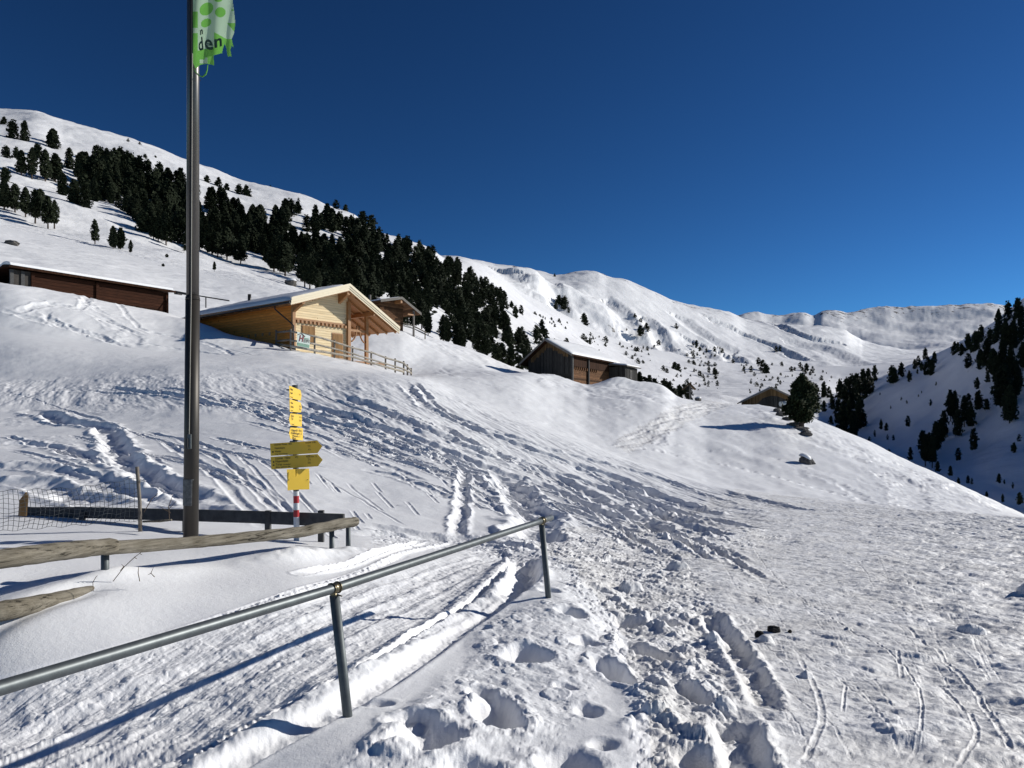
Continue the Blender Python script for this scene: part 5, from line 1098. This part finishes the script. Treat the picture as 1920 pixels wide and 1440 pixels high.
for k, (px, row, lab) in enumerate([(315, 481, 'small dark shrub on open snow, uphill neighbour'), (307, 498, 'tiny dark shrub on open snow left of the flagpole'), (406, 495, 'dark dwarf pine clump just right of the flagpole')]):
    pass

# ------------------------------------------------------------------ trees
def crown(name, H, R, n, seed, shape, mats, leaf=.16, gaps=.25):
    """crown of many small needle tufts gathered in clumps along limbs"""
    rnd = random.Random(seed); mb = MB(); 
    def env(t):   # radius against height share
        if shape == 'round': return (math.sin(min(1, (t + .10) / 1.06) * math.pi) ** .55) * (.85 + .15 * math.sin(t * 9 + seed))
        if shape == 'spire': return (1 - t) ** .8 * (1.0 if t > .12 else .6 + t * 3.3) + .08
        return (1 - t ** 2.2) ** .6 * (1.0 if t > .12 else .65 + t * 2.9)
    clumps = []
    for k in range(n):
        t = rnd.random() ** 1.05; a = rnd.random() * 2 * math.pi
        lob = 1 + .22 * math.sin(a * 3 + seed + t * 7) + .15 * math.sin(a * 5 + t * 19 + seed * 2)
        r = R * env(t) * lob * (rnd.random() ** .45)
        clumps.append((r * math.cos(a), r * math.sin(a), H * (.10 + .90 * t) - .10 * r, (.5 + .5 * rnd.random())))
    for (cx, cy, cz, sc) in clumps:
        if rnd.random() < gaps * .3: continue
        cr = leaf * 2.3 * sc * (R / 1.6)
        for q in range(7):
            d = Vector((rnd.gauss(0, 1), rnd.gauss(0, 1), rnd.gauss(0, .7))); d.normalize(); c = Vector((cx, cy, cz)) + d * cr * rnd.random()
            u = Vector((rnd.gauss(0, 1), rnd.gauss(0, 1), rnd.gauss(0, 1))).normalized(); v = u.orthogonal().normalized(); s_ = leaf * (R / 1.6) * rnd.uniform(.7, 1.5)
            n0 = len(mb.v); mb.v += [tuple(c + u * s_), tuple(c - u * s_ * .5 + v * s_ * .8), tuple(c - u * s_ * .5 - v * s_ * .8)]
            mb.f.append((n0, n0 + 1, n0 + 2)); mb.mi.append(0)
    me = bpy.data.meshes.new(name); me.from_pydata(mb.v, [], mb.f); me.update(); me.materials.append(mats); return me
def trunk_mesh(name, H, r, seed):
    rnd = random.Random(seed); mb = MB(); mb.tube([(0, 0, -1.2), (rnd.uniform(-.1, .1), rnd.uniform(-.1, .1), H * .35), (rnd.uniform(-.15, .15), 0, H * .9)], [r * 1.25, r * .8, r * .12], 8)
    for k in range(14):
        z = H * (.18 + .05 * k); a = rnd.random() * 6.28; L = H * .17 * (1 - k / 20); mb.tube([(0, 0, z), (math.cos(a) * L, math.sin(a) * L, z + L * .3)], [r * .3, r * .06], 5)
    me = bpy.data.meshes.new(name); me.from_pydata(mb.v, [], mb.f); me.update(); me.materials.append(M['bark']); return me
PROTO = []
for k, (sh, R_, n_) in enumerate([('cone', 1.9, 460), ('round', 1.9, 460), ('cone', 1.7, 420), ('spire', 2.1, 420), ('round', 1.7, 420), ('cone', 2.2, 500), ('round', 2.3, 500)]):
    PROTO.append((crown('crown_%d' % k, 9.0, R_, n_, 11 + k, sh, M['needles'], .24), trunk_mesh('trunk_%d' % k, 9.0, .2, k)))
SMALL = [(crown('small_crown_%d' % k, 9.0, 2.6, 110, 31 + k, sh, M['needles'], .36), None) for k, sh in enumerate(('round', 'cone', 'round'))]
rt = random.Random(77)
cand = []      # (apparent size, position, height, width, group key)
def addtree(px, row, i0, i1, hpx, wfac, key, proto=None, rot=None):
    g = G.hit(px, row, i0, i1); h = hpx * g.y / F
    cand.append((hpx * (0.3 + .7 * wfac), g, h, wfac, key, proto))
def inpoly(x, y, poly): return inside(x, y, poly)
FOR = [(150, 312), (215, 298), (300, 338), (370, 375), (440, 405), (480, 425), (560, 428), (620, 418), (700, 448), (770, 470), (835, 490), (900, 530), (950, 562), (1000, 600), (1045, 640), (1080, 662), (1110, 678), (1060, 676), (1000, 690), (960, 690), (900, 664), (830, 640), (770, 612), (730, 596), (640, 560), (560, 530), (500, 500), (430, 485), (385, 470), (330, 470), (270, 440), (215, 395), (170, 380), (140, 350)]
def scatter(poly, n, i0, i1, hfun, key, wf=(.85, 1.25), mind=None, gapseed=0, gap=-1.0):
    xs = [p[0] for p in poly]; ys = [p[1] for p in poly]; got = []; tries = 0
    while len(got) < n and tries < n * 60:
        tries += 1; x = rt.uniform(min(xs), max(xs)); y = rt.uniform(min(ys), max(ys))
        if not inpoly(x, y, poly): continue
        if fbm(np.array([x / 55.0]), np.array([y / 38.0]), 2, gapseed)[0] < gap: continue
        h = hfun(x, y) * rt.uniform(.72, 1.18); md = (mind or .22) * h
        if any(abs(x - a) < md and abs(y - b) < md * 1.1 for a, b in got): continue
        got.append((x, y)); addtree(x, y, i0, i1, h, rt.uniform(*wf), key)
hf = lambda x, y: float(np.interp(x, [150, 350, 560, 700, 850, 1000, 1100], [46, 47, 48, 43, 36, 29, 22])) * float(np.interp(y - np.interp(x, [150, 560, 850, 1080], [270, 370, 490, 660]), [0, 40, 160], [.62, .82, 1.15]))
scatter(FOR, 680, 9, 12, hf, 'band', (.8, 1.15), .13, 3, -.36)
for px, row, h in ((130, 318, 50), (95, 272, 34), (24, 262, 46), (46, 266, 48), (100, 278, 44), (8, 238, 24), (12, 300, 34), (40, 325, 52), (60, 330, 62), (85, 335, 66), (104, 338, 60), (70, 300, 38), (30, 300, 30), (8, 388, 62), (28, 392, 58), (48, 400, 60), (66, 408, 64), (90, 418, 62), (102, 420, 54), (118, 372, 58), (140, 388, 60), (160, 395, 62), (10, 345, 40), (75, 395, 50)): addtree(px, row, 9, 12, h * .85, rt.uniform(.85, 1.15), 'left')
for px, row, h, lab in ((178, 450, 42, 'slender young pine standing alone on the open snow below the wood'), (212, 463, 42, 'bushy dark pine beside the slender young pine on open snow'), (226, 464, 40, 'pine pressed against the right side of the bushy one on open snow'), (245, 471, 24, 'smallest pine of the row standing on the open snow'), (402, 503, 16, 'low shrubby pine just right of the flagpole on open snow'), (313, 482, 7, 'tiny dark shrub on open snow left of the flagpole'), (306, 499, 6, 'tiny dark shrub, the lower one left of the flagpole')):
    addtree(px, row, 9, 11, h, .9 if h > 10 else 1.6, lab)
for px, row, h in ((240, 268, 9), (262, 277, 11), (272, 302, 14), (291, 304, 13), (388, 345, 18), (410, 352, 22), (425, 360, 18), (462, 372, 26), (448, 368, 24), (545, 404, 34), (558, 402, 26), (535, 412, 40), (560, 380, 10), (630, 395, 22), (648, 398, 16), (680, 428, 34), (697, 430, 30), (507, 350, 6)): addtree(px, row, 10, 12, h, 1.1, 'ridge')
for k in range(34):
    px = 985 + k * 9.3; row = float(np.interp(px, [985, 1080, 1150, 1200, 1240, 1290], [692, 700, 704, 722, 742, 750])) + rt.uniform(-6, 6); addtree(px, row, 9, 11, rt.uniform(24, 36) * float(np.interp(px, [985, 1200, 1300], [1.1, 1.15, .75])), 1.05, 'gully')
for px, row, h in ((945, 684, 30), (957, 687, 32), (975, 690, 26), (932, 678, 34)): addtree(px, row, 9, 10, h, .9, 'gully')
# trees of the shaded flank
RIGHT = [(1908, 598, 50), (1890, 604, 52), (1872, 622, 48), (1915, 640, 60), (1900, 655, 60), (1885, 650, 55), (1868, 642, 42), (1856, 648, 44), (1840, 640, 40), (1830, 655, 46), (1815, 655, 36), (1850, 690, 62), (1862, 700, 60), (1838, 688, 46), (1880, 690, 64), (1895, 700, 66), (1918, 690, 64), (1870, 720, 64), (1905, 745, 80), (1882, 765, 90), (1893, 790, 84), (1872, 745, 60), (1915, 600, 40),
 (1815, 688, 38), (1803, 665, 30), (1790, 662, 28), (1796, 660, 24), (1752, 680, 24), (1740, 700, 38), (1747, 702, 36), (1728, 694, 22), (1705, 715, 26), (1690, 706, 34), (1676, 715, 34), (1672, 716, 40), (1722, 686, 22), (1715, 690, 24), (1735, 668, 26),
 (1640, 712, 32), (1628, 716, 36), (1618, 720, 38), (1606, 724, 36), (1597, 728, 38), (1588, 740, 44), (1575, 745, 44), (1610, 748, 50), (1622, 745, 46), (1632, 738, 44), (1600, 765, 52), (1585, 775, 56), (1612, 780, 56), (1572, 790, 60), (1592, 800, 64), (1608, 806, 60), (1600, 822, 58), (1580, 815, 62), (1618, 800, 40), (1560, 765, 34), (1558, 800, 26), (1545, 770, 24), (1530, 745, 30), (1545, 742, 36), (1554, 738, 24), (1518, 742, 22), (1568, 820, 30),
 (1790, 790, 66), (1782, 780, 56), (1808, 792, 60), (1820, 795, 50), (1795, 812, 60), (1765, 830, 60), (1755, 845, 62), (1742, 852, 60), (1748, 868, 72), (1735, 865, 66), (1730, 840, 44), (1770, 812, 50),
 (1826, 842, 48), (1835, 765, 40), (1850, 768, 22), (1832, 728, 24), (1816, 758, 26), (1852, 715, 22), (1702, 797, 26), (1652, 803, 20), (1662, 805, 18), (1745, 761, 14), (1755, 722, 10), (1797, 862, 28), (1707, 860, 26), (1667, 858, 20), (1758, 882, 22), (1782, 890, 24), (1797, 912, 20), (1815, 905, 16), (1822, 907, 14), (1901, 848, 22), (1911, 826, 16), (1873, 905, 20), (1883, 907, 10), (1899, 915, 14), (1630, 829, 14), (1664, 824, 12), (1675, 824, 12), (1640, 818, 14), (1860, 733, 12), (1800, 745, 6), (1728, 737, 6), (1722, 745, 6), (1690, 752, 8), (1700, 756, 8), (1670, 765, 8), (1850, 935, 16), (1880, 940, 18), (1912, 945, 26), (1900, 700, 30), (1912, 725, 40), (1650, 742, 6), (1720, 700, 12)]
for px, row, h in RIGHT: addtree(px, row, 9, 12, h * rt.uniform(.75, .92), rt.uniform(.62, .88), 'right')
# scattered dwarf trees on the sunny mountainside
FARP = [(930, 560), (1100, 620), (1180, 650), (1260, 640), (1350, 650), (1480, 690), (1560, 700), (1560, 728), (1450, 738), (1300, 738), (1200, 712), (1120, 660), (1000, 590)]
for px, row, h in ((1048, 572, 20), (1058, 578, 26), (1042, 578, 14), (1060, 556, 14), (1022, 555, 9), (1013, 553, 7), (1095, 604, 18), (1098, 608, 16), (1190, 600, 12), (1201, 605, 10), (1201, 628, 20), (1212, 622, 18), (1268, 618, 13), (1175, 620, 5), (1040, 520, 8), (994, 530, 8), (1066, 585, 10), (1078, 572, 6), (1430, 695, 22), (1437, 700, 18), (1265, 693, 16), (1272, 695, 14), (1340, 702, 14), (1300, 684, 10), (1455, 660, 12), (1462, 658, 10), (1500, 690, 12), (1512, 694, 14), (1422, 683, 14), (1540, 715, 12)): addtree(px, row, 10, 16, h, 1.15, 'far')
scatter(FARP, 210, 12, 15, lambda x, y: rt.choice((3.5, 4.5, 6, 8, 11)), 'far', (1.0, 1.6), .4, 9, -.08)
cand.sort(key=lambda c: -c[0]); LIM = 296
GROUPS = {'band': ('dark stone pine in the dense forest band on the mountainside behind the chalet', 'stone pines of the dense forest band'),
 'left': ('dark stone pine in the loose grove high on the slope at the far left', 'stone pines of the grove at the far left'),
 'ridge': ('dark stone pine standing near the snowy skyline above the forest band', 'stone pines along the left skyline'),
 'gully': ('dark stone pine in the low tree row behind the grey barn and the cross', 'stone pines of the row behind the grey barn'),
 'right': ('dark stone pine on the steep shaded mountainside at the right', 'stone pines of the shaded mountainside'),
 'far': ('tiny dwarf pine dotted on the sunny bare mountainside beyond the barn', 'dwarf pines on the sunny mountainside')}
rest = []
for idx_, (sz, g, h, wf_, key, pr_) in enumerate(cand):
    if key in GROUPS and idx_ >= LIM: rest.append((g, h, wf_)); continue
    big_ = h * F / g.y > 13
    cm, tm = PROTO[rt.randrange(len(PROTO))] if big_ else SMALL[rt.randrange(3)]
    if big_:
        t_ = empty('pine_tree', (g.x, g.y, g.z - .3), rt.uniform(0, 6.28)); t_.scale = (h / 9 * wf_, h / 9 * wf_, h / 9)
        c = bpy.data.objects.new('crown', cm); COL.objects.link(c); c.parent = t_
        c = bpy.data.objects.new('trunk', tm); COL.objects.link(c); c.parent = t_
    else:
        t_ = bpy.data.objects.new('pine_tree', cm); COL.objects.link(t_); t_.location = (g.x, g.y, g.z - h * .12); t_.rotation_euler = (0, 0, rt.uniform(0, 6.28)); t_.scale = (h / 9 * wf_, h / 9 * wf_, h / 9)
    if key in GROUPS: tag(t_, GROUPS[key][0], 'tree', GROUPS[key][1])
    else: tag(t_, key, 'tree')
if rest:
    allv = []; allf = []; n0 = 0
    for (g, h, wf_) in rest:
        me = SMALL[rt.randrange(3)][0]; co = np.empty(len(me.vertices) * 3); me.vertices.foreach_get('co', co); co = co.reshape(-1, 3)
        if h * F / g.y < 14: keep = (len(co) // 3 // 2) * 3; co = co[:keep]
        a = rt.uniform(0, 6.28); R2 = np.array([[math.cos(a), -math.sin(a)], [math.sin(a), math.cos(a)]]); co = co.copy(); co[:, :2] = co[:, :2] @ R2.T * (h / 9 * wf_); co[:, 2] *= h / 9
        allv.append(co + np.array([g.x, g.y, g.z - h * .12])); allf.append(np.arange(len(co)) + n0); n0 += len(co)
    V_ = np.concatenate(allv); me = bpy.data.meshes.new('distant_pines'); me.vertices.add(len(V_)); me.vertices.foreach_set('co', V_.astype(np.float32).ravel())
    me.loops.add(len(V_)); me.loops.foreach_set('vertex_index', np.arange(len(V_), dtype=np.int32)); me.polygons.add(len(V_) // 3)
    me.polygons.foreach_set('loop_start', np.arange(0, len(V_), 3, dtype=np.int32)); me.polygons.foreach_set('loop_total', np.full(len(V_) // 3, 3, np.int32)); me.materials.append(M['needles']); me.update()
    o = bpy.data.objects.new('distant_pines', me); COL.objects.link(o); tag(o, 'smallest dark pines and bushes dotted over the far snow', 'trees', kind='stuff')
# the lone pine by the far hut
g = G.hit(1503, 803, 6, 8); hL = 99 * g.y / F
lt = empty('lone_pine', (g.x, g.y, g.z - .1)); tag(lt, 'large bushy lone pine with bare lower trunk beside the far hut on the white hill', 'tree')
cmesh = crown('lone_crown', hL * .93, hL * .30, 1500, 55, 'round', M['needles_near'], .17)
c = bpy.data.objects.new('crown', cmesh); COL.objects.link(c); c.parent = lt; c.location = (0.05, 0, hL * .08)
c = bpy.data.objects.new('trunk', trunk_mesh('lone_trunk', hL, .2, 9)); COL.objects.link(c); c.parent = lt
